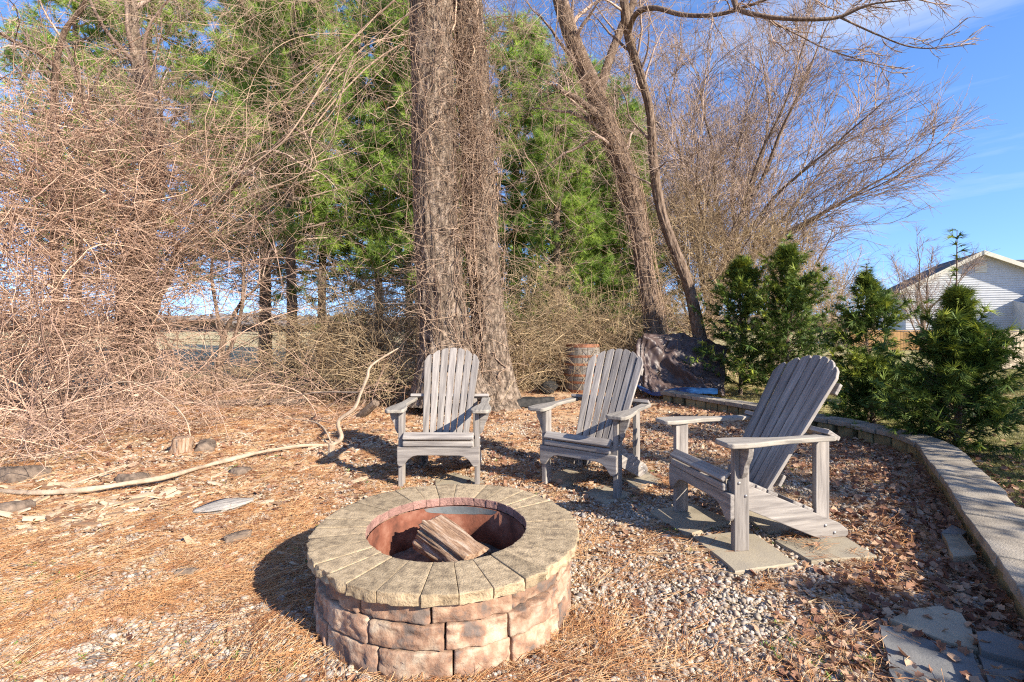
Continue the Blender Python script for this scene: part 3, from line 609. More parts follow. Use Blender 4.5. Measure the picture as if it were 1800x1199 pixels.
patch('sheet', [
    [A3(1108, 640, 9.9), A3(1130, 600, 10.1), A3(1180, 592, 10.1), A3(1235, 600, 10.0), A3(1290, 620, 9.8)],
    [A3(1106, 628, 9.3), A3(1122, 586, 9.4), A3(1180, 583, 9.4), A3(1230, 588, 9.3), A3(1285, 605, 9.2)],
    [A3(1104, 640, 9.0), A3(1132, 592, 9.0), A3(1175, 590, 9.15), A3(1225, 600, 9.1), A3(1280, 620, 9.0)],
    [A3(1112, 668, 8.75), A3(1140, 630, 8.75), A3(1170, 628, 8.95), A3(1218, 638, 8.8), A3(1275, 655, 8.7)],
    [A3(1124, 684, 8.6), A3(1148, 668, 8.55), A3(1190, 664, 8.65), A3(1232, 670, 8.5), A3(1275, 680, 8.45)],
    [A3(1130, 690, 8.45), A3(1160, 688, 8.35), A3(1195, 684, 8.4), A3(1235, 684, 8.35), A3(1275, 688, 8.3)]], 110, 90, M['tarp'], 0.19, 2.0, tp, 0.09)
patch('blue_underside', [
    [A3(1118, 674, 8.62), A3(1150, 687, 8.5), A3(1190, 680, 8.5), A3(1225, 680, 8.45), A3(1262, 682, 8.4)],
    [A3(1124, 682, 8.45), A3(1150, 690, 8.35), A3(1190, 682, 8.3), A3(1225, 682, 8.25), A3(1262, 684, 8.25)],
    [A3(1140, 692, 8.3), A3(1155, 695, 8.2), A3(1190, 692, 8.1), A3(1225, 691, 8.1), A3(1262, 692, 8.1)]], 60, 24, M['tarpblue'], 0.03, 5.0, tp)

# ------------------------------------------------------------------ trunks
def trunk_mesh(name, ctrl, sides, rings, m, furrow=0.02, flare=0.0, seed=0, fs=5.0):
    """ctrl: rows of x,y,z,r"""
    C = crom(ctrl, rings); P, r = C[:, :3], C[:, 3]
    T = unit(np.gradient(P, axis=0)); A = unit(np.cross(T, [0.05, -1, 0.02])); B = np.cross(T, A)
    th = np.linspace(0, 2*PI, sides+1)[:-1]; s_ = np.concatenate([[0], np.cumsum(np.linalg.norm(np.diff(P, axis=0), axis=1))])
    Sg, Th = np.meshgrid(s_, th, indexing='ij')
    q = np.stack([np.cos(Th)*fs+seed, np.sin(Th)*fs, Sg*1.1], -1)
    rd = np.abs(fbm(q*1.8, 3)); rr = r[:, None]*(1+0.10*fbm(q*0.35, 2)) - furrow*(1-np.clip(rd*6, 0, 1))+furrow*0.5*fbm(q*4, 2)
    if flare:
        h = np.clip(Sg, 0, None); rr = rr+r[0]*flare*np.exp(-h/0.38)*(0.6+0.9*vnoise(np.stack([np.cos(Th)*1.6+seed, np.sin(Th)*1.6, Sg*0], -1)))
    X = P[:, None, :]+A[:, None, :]*(np.cos(Th)*rr)[..., None]+B[:, None, :]*(np.sin(Th)*rr)[..., None]
    idx = np.arange(sides*rings).reshape(rings, sides); nx = np.roll(idx, -1, 1)
    return mesh_np(name, X.reshape(-1, 3), np.stack([idx[:-1], nx[:-1], nx[1:], idx[1:]], -1).reshape(-1, 4), None, [m])
def pxctrl(pts, Y):   # (px, py, width_px[, Y]) -> x,y,z,r
    o = []
    for p in pts:
        y = p[3] if len(p) > 3 else Y
        o.append([*at(p[0], p[1], y), p[2]/2/F*y])
    return np.array(o)

def twig_cloud(acc, P1, n2, L2, n3, L3, r1=0.02, r2=0.009, r3=0.004, ang=0.75, trop=(0, 0, 0.03), n4=0, L4=0.3, r4=0.0025, wob=0.13, t0=0.15):
    p, d, i, t = kids(P1, n2, t0, 1.0, ang); l = L2*rng.uniform(0.5, 1.1, len(p))*(1.15-0.6*t)
    B2 = grow(p, d, l, 9, wob, trop); acc.add(*two(B2[:, ::2], rad(len(p), 5, r2, r3), 3))
    p, d, i, t = kids(B2, n3, 0.15, 1.0, ang*0.9); l = L3*rng.uniform(0.5, 1.1, len(p))
    B3 = grow(p, d, l, 6, wob, trop); acc.add(*two(B3[:, [0, 2, 3, 5]], rad(len(p), 4, r3, r3*0.5), 3))
    if n4:
        p, d, i, t = kids(B3, n4, 0.1, 1.0, ang*0.85); l = L4*rng.uniform(0.4, 1.1, len(p))
        B4 = grow(p, d, l, 4, wob, trop); acc.add(*two(B4, rad(len(p), 4, r4, r4*0.6), 3))
    return B2, B3
def two(P, R, sides, tint=None):
    V_, Q_, t_ = tubes(P, R, sides, tint); return V_, Q_, None, t_

# the twin trunk
big = thing('twin_trunk_tree', 'big twin-trunk tree with furrowed bark wrapped in vines, behind the chair facing out', 'tree')
L1 = [(790, 700, 130, 7.15), (786, 668, 112, 7.15), (782, 600, 88, 7.2), (775, 500, 82, 7.2), (768, 400, 80, 7.2), (764, 300, 78, 7.2), (760, 150, 76, 7.2), (756, 0, 74, 7.2), (748, -200, 70, 7.2), (738, -500, 60, 7.2), (730, -900, 40, 7.2)]
L2 = [(872, 745, 96, 7.5), (869, 700, 80, 7.55), (865, 640, 66, 7.6), (858, 560, 60, 7.65), (849, 450, 60, 7.65), (841, 300, 60, 7.65), (831, 150, 58, 7.65), (821, 0, 56, 7.65), (812, -200, 58, 7.6), (830, -500, 50, 7.6), (860, -900, 34, 7.6)]
C1_, C2_ = pxctrl(L1, 0), pxctrl(L2, 0)
obj('trunk', trunk_mesh('trunk', C1_, 80, 260, M['bark'], 0.035, 0.25, 1), big); obj('trunk', trunk_mesh('trunk', C2_, 72, 260, M['bark'], 0.032, 0.45, 7), big)
# vines clinging to the trunks
def clinging(C, n, r0, r1, K, wob, seed):
    D = crom(C, 200); out_ = []
    zmax = 8.0
    for k in range(n):
        a = rng.normal(-PI/2+(0.55 if seed == 1 else 0), 0.6 if seed == 1 else 0.95); z0 = rng.uniform(0.9 if seed == 2 else 0.2, 5.5) if rng.random() < (.92 if seed == 2 else .75) else 0; L = rng.uniform(0.5, 3.6); zz = np.linspace(z0, min(z0+L, zmax), K)
        cx = np.interp(zz, D[:, 2], D[:, 0]); cy = np.interp(zz, D[:, 2], D[:, 1]); rr = np.interp(zz, D[:, 2], D[:, 3])
        aw_ = np.cumsum(rng.normal(0, wob, K)); aa = a+np.convolve(aw_, np.ones(3)/3, 'same')+0.1*np.sin(zz*3+k)
        ro = rr+rng.uniform(0.0, 0.05)+np.abs(np.cumsum(rng.normal(0, 0.012, K)))*0.5
        out_.append(np.stack([cx+ro*np.cos(aa), cy+ro*np.sin(aa), zz], -1))
    return np.array(out_)
acc = Acc()
P = clinging(C1_, 45, 0, 0, 42, 0.09, 1); Pp = clinging(C2_, 95, 0, 0, 42, 0.10, 2)
mid = np.array(C1_); mid[:, 0] += 0.33; mid[:, 1] += 0.12; mid[:, 3] *= 0.55
Pm = clinging(mid, 45, 0, 0, 42, 0.12, 3)
allv = np.concatenate([P, Pp, Pm]); r0 = rng.choice([0.003, 0.005, 0.009, 0.018], len(allv), p=[.45, .3, .15, .10])
acc.add(*two(allv, rad(len(allv), 42, r0, r0*0.5), 3))
p, d, i, t = kids(allv, 15, 0.02, 1, 1.2, 0.3); d[:, 1] -= 0.35
B = grow(p, d, rng.uniform(0.15, 1.0, len(p)), 6, 0.28, (0, 0, -0.04), 0.1); acc.add(*two(B, rad(len(p), 6, 0.0035, 0.0018), 3))
obj('climbing_vine', acc.mesh('climbing_vine', [M['vine']]), label='mass of dry tan vines climbing and hanging on the twin trunk', cat='vine', kind='stuff')

# leaning trees
def bare_tree(name, label, group, ctrls, m, cr, tw, extra=None, vines=0, sides=28):
    t = thing(name, label, 'tree', group=group); acc = Acc(); first = None
    for k, (nm, ctrl) in enumerate(ctrls):
        C = pxctrl(ctrl, 0) if len(ctrl[0]) == 4 else np.array(ctrl)
        obj(nm, trunk_mesh(nm, C, sides*2 if k == 0 else 10, 200 if k == 0 else 50, m, 0.02 if k == 0 else 0.002, 0.2 if k == 0 else 0, k), t)
        D = crom(C, 30)[None, :, :3]
        n1, l1, n2, l2, n3, l3, n4, l4, tr, t0 = cr[k]
        if n1:
            p, d, i, tt = kids(D, n1, t0, 1.0, 0.8); d[:, 2] += 0.25
            B1 = grow(p, d, l1*rng.uniform(0.5, 1.1, n1), 12, 0.14, tr); acc.add(*two(B1, rad(n1, 12, C[:, 3].mean()*0.28, 0.006), 5))
            twig_cloud(acc, B1, n2, l2, n3, l3, n4=n4, L4=l4, trop=tr, r2=tw[0], r3=tw[1], r4=tw[2])
    c = obj('crown', acc.mesh('crown', [M['twig']]), t); c['kind'] = 'stuff'
    return t
bare_tree('leaning_tree', 'brown leaning tree with a bent trunk rising behind the tarp, left of the thinner one', 'leaning bare trees',
    [('trunk', [(1156, 690, 48, 10.2), (1150, 582, 36, 10.2), (1138, 500, 32, 10.2), (1128, 440, 32, 10.2), (1115, 370, 35, 10.2), (1098, 300, 34, 10.1), (1075, 240, 34, 10), (1040, 150, 32, 9.9), (1010, 80, 30, 9.8), (985, 0, 27, 9.7), (960, -120, 24, 9.6), (930, -350, 18, 9.5)]),
     ('limb', [(1066, 232, 16, 10), (1058, 210, 14, 9.9), (1035, 190, 12, 9.7), (1012, 172, 10, 9.6), (985, 160, 8, 9.5)]),
     ('limb', [(1052, 180, 18, 9.9), (1066, 120, 16, 9.9), (1092, 50, 14, 9.8), (1120, -20, 12, 9.7), (1150, -200, 8, 9.5)])],
    M['bark2'], [(16, 2.2, 7, 1.0, 5, 0.5, 3, 0.25, (0, 0, -0.02), 0.35), (4, 0.9, 5, .6, 4, .3, 0, 0, (0, 0, 0), 0.3), (7, 1.6, 7, .9, 5, .4, 2, .2, (0, 0, 0), 0.3)], (0.007, 0.004, 0.0028))
bare_tree('leaning_tree', 'thin leaning tree just right of the bent brown one, reaching up behind the evergreens', 'leaning bare trees',
    [('trunk', [(1240, 650, 26, 9.4), (1215, 520, 20, 9.3), (1190, 450, 19, 9.2), (1165, 380, 18, 9.1), (1150, 300, 17, 9.0), (1143, 200, 15, 8.8), (1125, 130, 14, 8.6), (1104, 60, 16, 8.4), (1097, 0, 16, 8.2), (1090, -160, 14, 8.0)]),
     ('limb', [(1104, 60, 10, 8.4), (1118, 25, 10, 8.0), (1150, 14, 9, 7.6), (1200, 26, 8, 7.2), (1260, 26, 7, 6.8), (1310, 12, 6, 6.5), (1400, -20, 4, 6.2)]),
     ('limb', [(1270, -60, 11, 6.6), (1290, 0, 10, 6.4), (1302, 18, 9, 6.3), (1350, 30, 8, 6.1), (1420, 34, 7, 5.9), (1475, 30, 6, 5.8), (1530, 8, 4, 5.6), (1600, 0, 2.5, 5.4)]),
     ('limb', [(1475, 30, 4, 5.8), (1540, 60, 3.2, 5.7), (1600, 82, 2.6, 5.6), (1660, 84, 2.0, 5.5), (1715, 76, 1.3, 5.4)]),
     ('limb', [(1330, 26, 3, 6.2), (1400, 60, 2.8, 6.2), (1450, 85, 2.4, 6.1), (1530, 110, 2, 6.0), (1600, 122, 1.3, 6.0)])],
    M['bark2'], [(10, 1.6, 6, .9, 5, .45, 2, .2, (0, 0, 0), 0.3), (9, 0.9, 6, .5, 4, .25, 0, 0, (0.04, 0, -0.08), 0.2), (12, 0.9, 6, .5, 4, .25, 0, 0, (0.1, 0, -0.07), 0.2), (9, .4, 3, .2, 2, .12, 0, 0, (0.15, 0, 0), 0.2), (10, .5, 4, .25, 2, .12, 0, 0, (0.15, 0, -0.02), 0.2)], (0.0045, 0.0027, 0.002), sides=20)

acc = Acc(); Cb = pxctrl([(1150, 640, 42, 10.2), (1150, 582, 36, 10.2), (1138, 500, 32, 10.2), (1128, 440, 32, 10.2), (1115, 370, 35, 10.2), (1098, 300, 34, 10.1), (1075, 240, 34, 10), (1040, 150, 32, 9.9), (1010, 80, 30, 9.8), (985, 0, 27, 9.7)], 0)
allb = clinging(Cb, 70, 0, 0, 30, 0.07, 5); r0 = rng.choice([0.004, 0.006, 0.010], len(allb)); acc.add(*two(allb, rad(len(allb), 30, r0, r0*.5), 3))
p, d, i, t = kids(allb, 10, 0.02, 1, 1.2, 0.3); B = grow(p, d, rng.uniform(0.2, 1.0, len(p)), 7, 0.2, (0, 0, -0.03), 0.06); acc.add(*two(B, rad(len(p), 7, 0.004, 0.0025), 3))
obj('climbing_vine', acc.mesh('climbing_vine', [M['vine']]), label='thin dry vines wound round the bent leaning tree', cat='vine', kind='stuff')
# large fan-crowned bare trees at the right
def fan_tree(label, base, H_, spread, nl, lean, seedr, r0, crown_counts=(13, 11, 6), group='bare crowned trees at the right'):
    t = thing('bare_tree', label, 'tree', group=group, loc=base)
    top = np.array([lean[0], lean[1], H_*0.42])
    ctrl = np.array([[0, 0, -0.05, r0*1.2], [lean[0]*.15, lean[1]*.15, H_*.07, r0], [lean[0]*.4, lean[1]*.4, H_*.18, r0*.8], [lean[0]*.7, lean[1]*.7, H_*.3, r0*.65], [*top, r0*.4]])
    obj('trunk', trunk_mesh('trunk', ctrl, 20, 80, M['bark2'], 0.012, 0.2, seedr), t)
    D = crom(ctrl, 30)[None, :, :3]; acc = Acc()
    p, d, i, tt = kids(D, nl, 0.3, 1.0, 0.6); az = np.arange(nl)*2.4+seedr; el = rng.uniform(0.55, 1.35, nl); el = np.where(np.cos(az) > 0.2, np.maximum(el, 0.72), el)
    d = np.stack([np.cos(az)*np.cos(el), np.sin(az)*np.cos(el), np.sin(el)], -1)
    LL = H_*0.62*rng.uniform(0.75, 1.05, nl)*(0.75+0.35*np.sin(el))*spread
    B1 = grow(p, d, LL, 16, 0.07, (0, 0, 0.015))
    for k in range(nl):
        V_, Q_, tt_ = tubes(B1[k:k+1], rad(1, 16, r0*0.27, 0.010), 7); obj('limb', mesh_np('limb', V_, Q_, None, [M['bark2']]), t)
    a, b, c = crown_counts
    p, d, i, tt = kids(B1, a, 0.12, 1.0, 0.55); d[:, 2] += 0.15; l = H_*0.26*rng.uniform(0.5, 1.1, len(p))*(1.2-0.6*tt)
    B2 = grow(p, d, l, 10, 0.09, (0, 0, 0.01)); acc.add(*two(B2, rad(len(p), 10, 0.013, 0.006), 3))
    p, d, i, tt = kids(B2, b, 0.1, 1.0, 0.6); l = H_*0.10*rng.uniform(0.5, 1.15, len(p))
    B3 = grow(p, d, l, 6, 0.10, (0, 0, 0.01)); acc.add(*two(B3[:, [0, 2, 3, 5]], rad(len(p), 4, 0.0065, 0.004), 3))
    p, d, i, tt = kids(B3, c, 0.1, 1.0, 0.6); l = H_*0.045*rng.uniform(0.5, 1.15, len(p))
    B4 = grow(p, d, l, 3, 0.12, (0, 0, 0.01)); acc.add(*two(B4, rad(len(p), 3, 0.0042, 0.0028), 3))
    cr_ = obj('crown', acc.mesh('crown', [M['twig']]), t); cr_['kind'] = 'stuff'
    return t
def clone(t, label, loc, rz, sc=1.0):
    c = copy_tree(t); c.location = loc; c.rotation_euler = (0, 0, rz); c.scale = (sc, sc, sc); c['label'] = label; return c
fa = fan_tree('large bare tree with a wide rounded crown of pinkish twigs, standing behind the twin evergreens', (5.5, 14.5, 0), 10.4, 0.96, 21, (1.2, 0), 1, 0.24, (14, 10, 6))
clone(fa, 'tall bare tree filling the sky between the leaning trunks and the wide crown', (5.2, 22.0, 0), 2.1, 1.35)
fb = fan_tree('smaller round bare tree low behind the third evergreen', (9.6, 17.5, 0), 5.6, 1.0, 10, (0.2, 0), 4, 0.14, (9, 8, 4))
clone(fb, 'bare grey shrubby tree in front of the white gable of the house', (18.9, 22.5, 0), 1.0, 0.95)
clone(fb, 'bare shrubby tree left of the house, beyond the third evergreen', (17.2, 26, 0), 2.6, 0.9)
clone(fb, 'bare bush hugging the left flank of the tall bare trees', (8.0, 15.0, 0), 4.0, 1.0)
clone(fb, 'bare bushy tree behind the leaning thin trunk', (4.6, 12.6, 0), 0.5, 0.95)

# ------------------------------------------------------------------ white pines
def tufts(acc, base, d, n, L, w, spread=0.65):
    T_ = len(base); dd = unit(d)[:, None, :]*1.0+rng.normal(size=(T_, n, 3))*spread; dd[:, :, 2] -= 0.08; dd = unit(dd)
    ln = L*rng.uniform(0.7, 1.1, (T_, n, 1)); tip = base[:, None, :]+dd*ln
    sd = unit(np.cross(dd, rng.normal(size=dd.shape)))*w
    V_ = np.stack([base[:, None, :]-sd+dd*0.01, base[:, None, :]+sd+dd*0.01, tip], 2).reshape(-1, 3)
    acc.add(V_, None, np.arange(len(V_)).reshape(-1, 3), np.repeat(rng.random(T_), n*3))
def make_pine(label, base, H_, zlow, Lb, r0, seed, dense=1.0, group='white pines behind the brush'):
    t = thing('pine_tree', label, 'tree', group=group, loc=base)
    ctrl = np.array([[0, 0, -0.05, r0*1.25], [0.02, 0, H_*.12, r0], [-0.05, 0, H_*.4, r0*.8], [0.03, 0, H_*.7, r0*.5], [0, 0, H_, 0.02]])
    obj('trunk', trunk_mesh('trunk', ctrl, 22, 120, M['bark2'], 0.01, 0.2, seed), t)
    bacc, facc = Acc(), Acc()
    zs = np.arange(zlow, H_-0.3, 0.36); z = np.repeat(zs, 5)+rng.normal(0, .05, len(zs)*5)
    az = rng.uniform(0, 2*PI, len(z)); fr = (z-zlow)/(H_-zlow); ln = Lb*np.clip(1.0-0.75*fr, .15, 1)*rng.uniform(0.6, 1.1, len(z))
    el = rng.normal(0.12, 0.12, len(z)); d = np.stack([np.cos(az)*np.cos(el), np.sin(az)*np.cos(el), np.sin(el)], -1)
    B1 = grow(np.stack([z*0, z*0, z], -1), d, ln, 10, 0.07, (0, 0, 0.02)); bacc.add(*two(B1, rad(len(z), 10, 0.03, 0.008), 5))
    p, d, i, tt = kids(B1, int(14*dense), 0.2, 1.0, 0.85, 0.2, 0.6); l = 0.62*rng.uniform(0.5, 1.1, len(p))*np.clip(1.4-tt, .5, 1)
    B2 = grow(p, d, l, 5, 0.12, (0, 0, 0.05)); bacc.add(*two(B2[:, ::2], rad(len(p), 3, 0.007, 0.004), 3))
    p, d, i, tt = kids(B2, 5, 0.3, 1.0, 0.45, 0.2); tufts(facc, p, d, 10, 0.20, 0.0070)
    e = B2[:, -1]; tufts(facc, e, B2[:, -1]-B2[:, -2], 16, 0.20, 0.0062)
    # dead lower branches
    n = 36; z = rng.uniform(0.8, zlow+0.6, n); az = rng.uniform(0, 2*PI, n); d = np.stack([np.cos(az), np.sin(az), rng.normal(0, .15, n)], -1)
    Bd = grow(np.stack([z*0, z*0, z], -1), d, rng.uniform(0.8, 2.4, n), 10, 0.10, (0, 0, -0.02)); bacc.add(*two(Bd, rad(n, 10, 0.016, 0.004), 3))
    twig_cloud(bacc, Bd, 8, 0.6, 3, 0.3, r2=0.005, r3=0.0035, trop=(0, 0, -0.02))
    obj('branches', bacc.mesh('branches', [M['twig']]), t)['kind'] = 'stuff'
    obj('crown', facc.mesh('crown', [M['needle']]), t)['kind'] = 'stuff'
    return t
pA = make_pine('slender pine whose bare lower trunk shows left of centre, foliage high up', at(512, 640, 12.0)*[1, 1, 0], 12.5, 3.3, 2.6, 0.125, 1)
pB = make_pine('full green pine filling the gap between the twin trunk and the leaning tree', (2.0, 14.5, 0), 9.0, 0.9, 2.4, 0.16, 2, 1.1)
def pine_copy(src, label, loc, rz, sc): return clone(src, label, loc, rz, sc)
pine_copy(pA, 'thin dark pine trunk left of the slender bare-trunked pine', at(470, 640, 12.8)*[1, 1, 0], 2.0, 0.85)
pine_copy(pA, 'pine with its crown in the upper left corner over the bramble', (-12.0, 13.5, 0), 4.0, 1.05)
pine_copy(pA, 'pine close behind the left side of the twin trunk with low green boughs', (-2.5, 13.2, -1.3), 1.1, 1.0)
pine_copy(pB, 'dense pine right behind the twin trunk', (0.1, 15.5, 0), 3.0, 1.25)
pine_copy(pB, 'pine behind the leaning trees, seen between their trunks', (3.6, 16.8, 0), 5.0, 1.05)
pine_copy(pA, 'tall pine farther back, its crown above the middle of the field edge', (-3.9, 18.5, 0), 0.4, 1.2)
pine_copy(pB, 'bushy pine crowding the right flank of the twin trunk', (1.15, 12.6, 0), 1.7, 0.8)
pine_copy(pB, 'pine whose green boughs fill the gap left of the leaning trunk', (2.9, 13.4, 0), 4.4, 0.85)
pine_copy(pA, 'green pine between the slender bare-trunked pine and the twin trunk', (-3.9, 14.4, -0.7), 0.9, 1.0)
pine_copy(pA, 'full-crowned pine just right of the slender bare-trunked pine', (-5.4, 13.9, -0.5), 2.6, 0.95)
pine_copy(pA, 'pine behind the thicket tree, its boughs above the bramble', (-9.3, 12.6, -0.3), 2.9, 1.0)
pine_copy(pA, 'pine right behind the thin dark trunk, its boughs spreading both ways high up', (-7.6, 15.0, -0.3), 5.2, 1.1)
pine_copy(pB, 'low round pine showing left of the twin trunk at mid height', (-2.4, 17.0, 0), 2.2, 0.8)

# trees in the left thicket
bare_tree('thicket_tree', 'dark vine-choked tree standing in the left thicket, thickest trunk there', 'trees in the left thicket',
    [('trunk', [(218, 668, 56, 8.2), (228, 600, 46, 8.2), (232, 480, 42, 8.2), (255, 380, 36, 8.1), (272, 300, 30, 8.0), (262, 200, 24, 8.0), (240, 100, 20, 7.9), (232, -60, 14, 7.8), (240, -300, 10, 7.8)]),
     ('limb', [(232, 470, 20, 8.2), (215, 380, 16, 8.1), (185, 280, 12, 8.0), (150, 180, 9, 7.8), (110, 60, 6, 7.6)]),
     ('limb', [(255, 640, 26, 8.1), (262, 560, 22, 7.9), (300, 470, 14, 7.8), (360, 380, 10, 7.6), (440, 300, 7, 7.3), (520, 220, 5, 7)])],
    M['bark'], [(16, 1.8, 7, .9, 5, .45, 3, .2, (0, 0, -0.03), 0.3), (8, 1.2, 6, .6, 5, .3, 0, 0, (0, 0, -.03), .2), (10, 1.2, 6, .6, 5, .3, 0, 0, (0, 0, -.03), .2)], (0.005, 0.0035, 0.0025), sides=20)
bare_tree('thicket_tree', 'thin straight tree at the far left of the thicket with a limb bending left', 'trees in the left thicket',
    [('trunk', [(106, 690, 26, 7.0), (102, 560, 18, 7.0), (98, 420, 16, 7.0), (100, 300, 14, 7.0), (96, 200, 12, 7), (98, 130, 11, 6.9), (112, 60, 9, 6.8), (150, 0, 7, 6.7), (180, -100, 4, 6.6)]),
     ('limb', [(96, 115, 8, 6.9), (60, 90, 7, 6.6), (20, 70, 6, 6.3), (-30, 40, 5, 6.0)])],
    M['bark2'], [(12, 1.3, 6, .7, 4, .35, 2, .2, (0, 0, -0.02), 0.25), (6, .8, 5, .4, 4, .2, 0, 0, (0, 0, -0.04), .2)], (0.004, 0.003, 0.002), sides=14)
bare_tree('thicket_tree', 'slim many-stemmed sapling between the thicket and the two pine trunks', 'trees in the left thicket',
    [('trunk', [(384, 690, 14, 8.2), (386, 640, 12, 8.2), (398, 580, 9, 8.2), (425, 530, 7, 8.2), (455, 500, 5, 8.2), (490, 440, 3, 8.2)]),
     ('limb', [(392, 600, 7, 8.2), (380, 540, 6, 8.2), (372, 470, 5, 8.2), (390, 400, 4, 8.2), (400, 330, 3, 8.2)]),
     ('limb', [(388, 640, 8, 8.2), (410, 600, 7, 8.2), (425, 540, 6, 8.1), (430, 470, 5, 8), (445, 400, 3, 7.9)])],
    M['bark2'], [(8, 1.0, 5, .5, 4, .3, 0, 0, (0, 0, 0), 0.25)]*3, (0.004, 0.003, 0.002), sides=10)

# ------------------------------------------------------------------ brambles, brush, hanging vines (nobody could count these)
def blob_points(blobs, n):
    w_ = np.array([b[6] for b in blobs], float); k = rng.choice(len(blobs), n, p=w_/w_.sum()); B = np.array([b[:6] for b in blobs])[k]
    u = unit(rng.normal(size=(n, 3)))*rng.random((n, 1))**0.42
    return B[:, :3]+u*B[:, 3:6]
def tangle(name, label, cat, blobs, n, L, K, rr, m, wob, curl, trop, nk=0, lk_=0.3, arch_n=0, arch_L=2.5, zmin=0.0, updown=0.5):
    acc = Acc(); P0 = blob_points(blobs, n); d = rng.normal(size=(n, 3)); d[:, 2] = np.abs(d[:, 2])*updown
    B = grow(P0, d, rng.uniform(0.5, 1.2, n)*L, K, wob, trop, curl); B[..., 2] = np.maximum(B[..., 2], zmin+0.01)
    r = rng.choice(rr, n); acc.add(*two(B, rad(n, K, r, r*0.6), 3))
    if arch_n:
        Pg = blob_points(blobs, arch_n); Pg[:, 2] = 0.0; d = rng.normal(size=(arch_n, 3))*0.45; d[:, 2] = 1.0
        A_ = grow(Pg, d, rng.uniform(0.7, 1.3, arch_n)*arch_L, 20, 0.08, (0, 0, -0.09), 0.04); A_[..., 2] = np.maximum(A_[..., 2], zmin+0.01)
        r = rng.choice([0.0035, 0.0055, 0.009, 0.015], arch_n, p=[.5, .3, .13, .07]); acc.add(*two(A_, rad(arch_n, 20, r, r*0.4), 3)); B_all = A_
        p, d, i, t = kids(A_, 6, 0.2, 1, 0.9); C = grow(p, d, rng.uniform(.15, .6, len(p)), 5, 0.15, (0, 0, -0.03)); acc.add(*two(C, rad(len(p), 5, 0.0028, 0.0016), 3))
    if nk:
        p, d, i, t = kids(B, nk, 0.05, 1, 0.9); C = grow(p, d, rng.uniform(0.4, 1.1, len(p))*lk_, 3, 0.2); C[..., 2] = np.maximum(C[..., 2], 0.01)
        acc.add(*two(C, rad(len(p), 3, 0.0028, 0.0018), 3))
    nl_ = n//3; k = rng.integers(0, n, nl_); p = B[k, rng.integers(1, K, nl_)]; d = unit(rng.normal(size=(nl_, 3))); e = unit(np.cross(d, rng.normal(size=(nl_, 3)))); L_ = rng.uniform(.015, .035, (nl_, 1))
    Vl = np.stack([p, p+d*L_+e*L_*.5, p+d*L_*2, p+d*L_-e*L_*.5], 1).reshape(-1, 3); acc.add(Vl, np.arange(len(Vl)).reshape(-1, 4), None, np.repeat(rng.uniform(0, .6, nl_), 4))
    return obj(name, acc.mesh(name, [m]), None, label, cat, kind='stuff')
def bl(px, py, Y, rx, ry, rz, w): c = at(px, py, Y); return (c[0], c[1], c[2], rx, ry, rz, w)
tangle('bramble_thicket', 'dense pinkish tan bramble thicket filling the left side of the view', 'bramble',
    [bl(40, 380, 6.6, 1.2, 0.9, 1.5, 5), bl(150, 330, 7.2, 1.3, 0.9, 1.4, 5), bl(260, 420, 7.4, 1.1, 0.9, 1.3, 4), bl(40, 600, 6.0, 1.0, 0.9, 0.8, 4), bl(200, 520, 7.6, 1.2, .8, 0.9, 2), bl(330, 470, 8.2, 0.9, .8, .8, 1.2), bl(-60, 500, 6.0, 1.2, 1, 1.8, 2.5), bl(350, 300, 7.6, .9, .7, .9, 1.2)],
    2000, 1.9, 12, [0.003, 0.004, 0.0055, 0.008], M['bramble'], 0.16, 0.07, (0, 0, -0.03), 4, 0.45, 170, 3.4)
tangle('bramble_thicket', 'low dry bramble canes sprawling over the litter at the left', 'bramble',
    [bl(60, 760, 4.5, 1.0, 0.8, 0.30, 3), bl(200, 730, 5.6, 1.2, 0.8, 0.3, 2.4), bl(350, 720, 6.4, 1.2, .9, .3, 1.6), bl(560, 730, 6.4, .9, .7, .4, 1.6), bl(480, 680, 8.0, 1.2, .8, .35, 1.6)],
    430, 1.3, 14, [0.002, 0.003, 0.0045], M['bramble'], 0.13, 0.05, (0, 0, -0.03), 3, 0.3, 34, 1.7, updown=0.3)
tangle('dry_brush', 'tan dry brush heaped left of the twin trunk', 'brush',
    [bl(640, 600, 8.4, .9, .8, .75, 4), bl(580, 620, 8.6, 1.0, .8, .6, 3), bl(690, 560, 8.6, .6, .7, .9, 2), bl(700, 660, 7.6, .5, .5, .45, 1.5)],
    1050, 1.1, 9, [0.003, 0.0035, 0.005], M['brush'], 0.2, 0.12, (0, 0, -0.03), 4, 0.35, 120, 2.0)
tangle('dry_brush', 'dense tan brush between the twin trunk and the barrel and tarp', 'brush',
    [bl(930, 610, 9.8, .8, .8, .9, 4), bl(1010, 600, 10.2, .9, .8, .85, 4), bl(1080, 610, 10.3, .8, .7, .75, 3), bl(960, 520, 10.4, .8, .8, .8, 1.2), bl(1180, 560, 11.4, 1.1, .9, .75, 2.4), bl(900, 640, 9.2, .5, .5, .6, 2)],
    1600, 1.2, 8, [0.0035, 0.0045, 0.006], M['brush'], 0.2, 0.12, (0, 0, -0.02), 4, 0.38, 130, 2.1)
tangle('dry_brush', 'brown twiggy brush behind the evergreens at the right', 'brush',
    [bl(1250, 470, 12, 1.2, .9, 1.6, 4), bl(1340, 480, 12.4, 1.2, .9, 1.5, 3.5), bl(1430, 540, 13, 1.2, .9, .9, 2), bl(1200, 420, 12, .9, .9, 1.3, 2), bl(1500, 560, 15, 1.2, .9, .7, 1)],
    1500, 1.5, 11, [0.003, 0.004, 0.006], M['brush'], 0.13, 0.07, (0, 0, 0.03), 4, 0.45, 120, 3.0, updown=1.2)
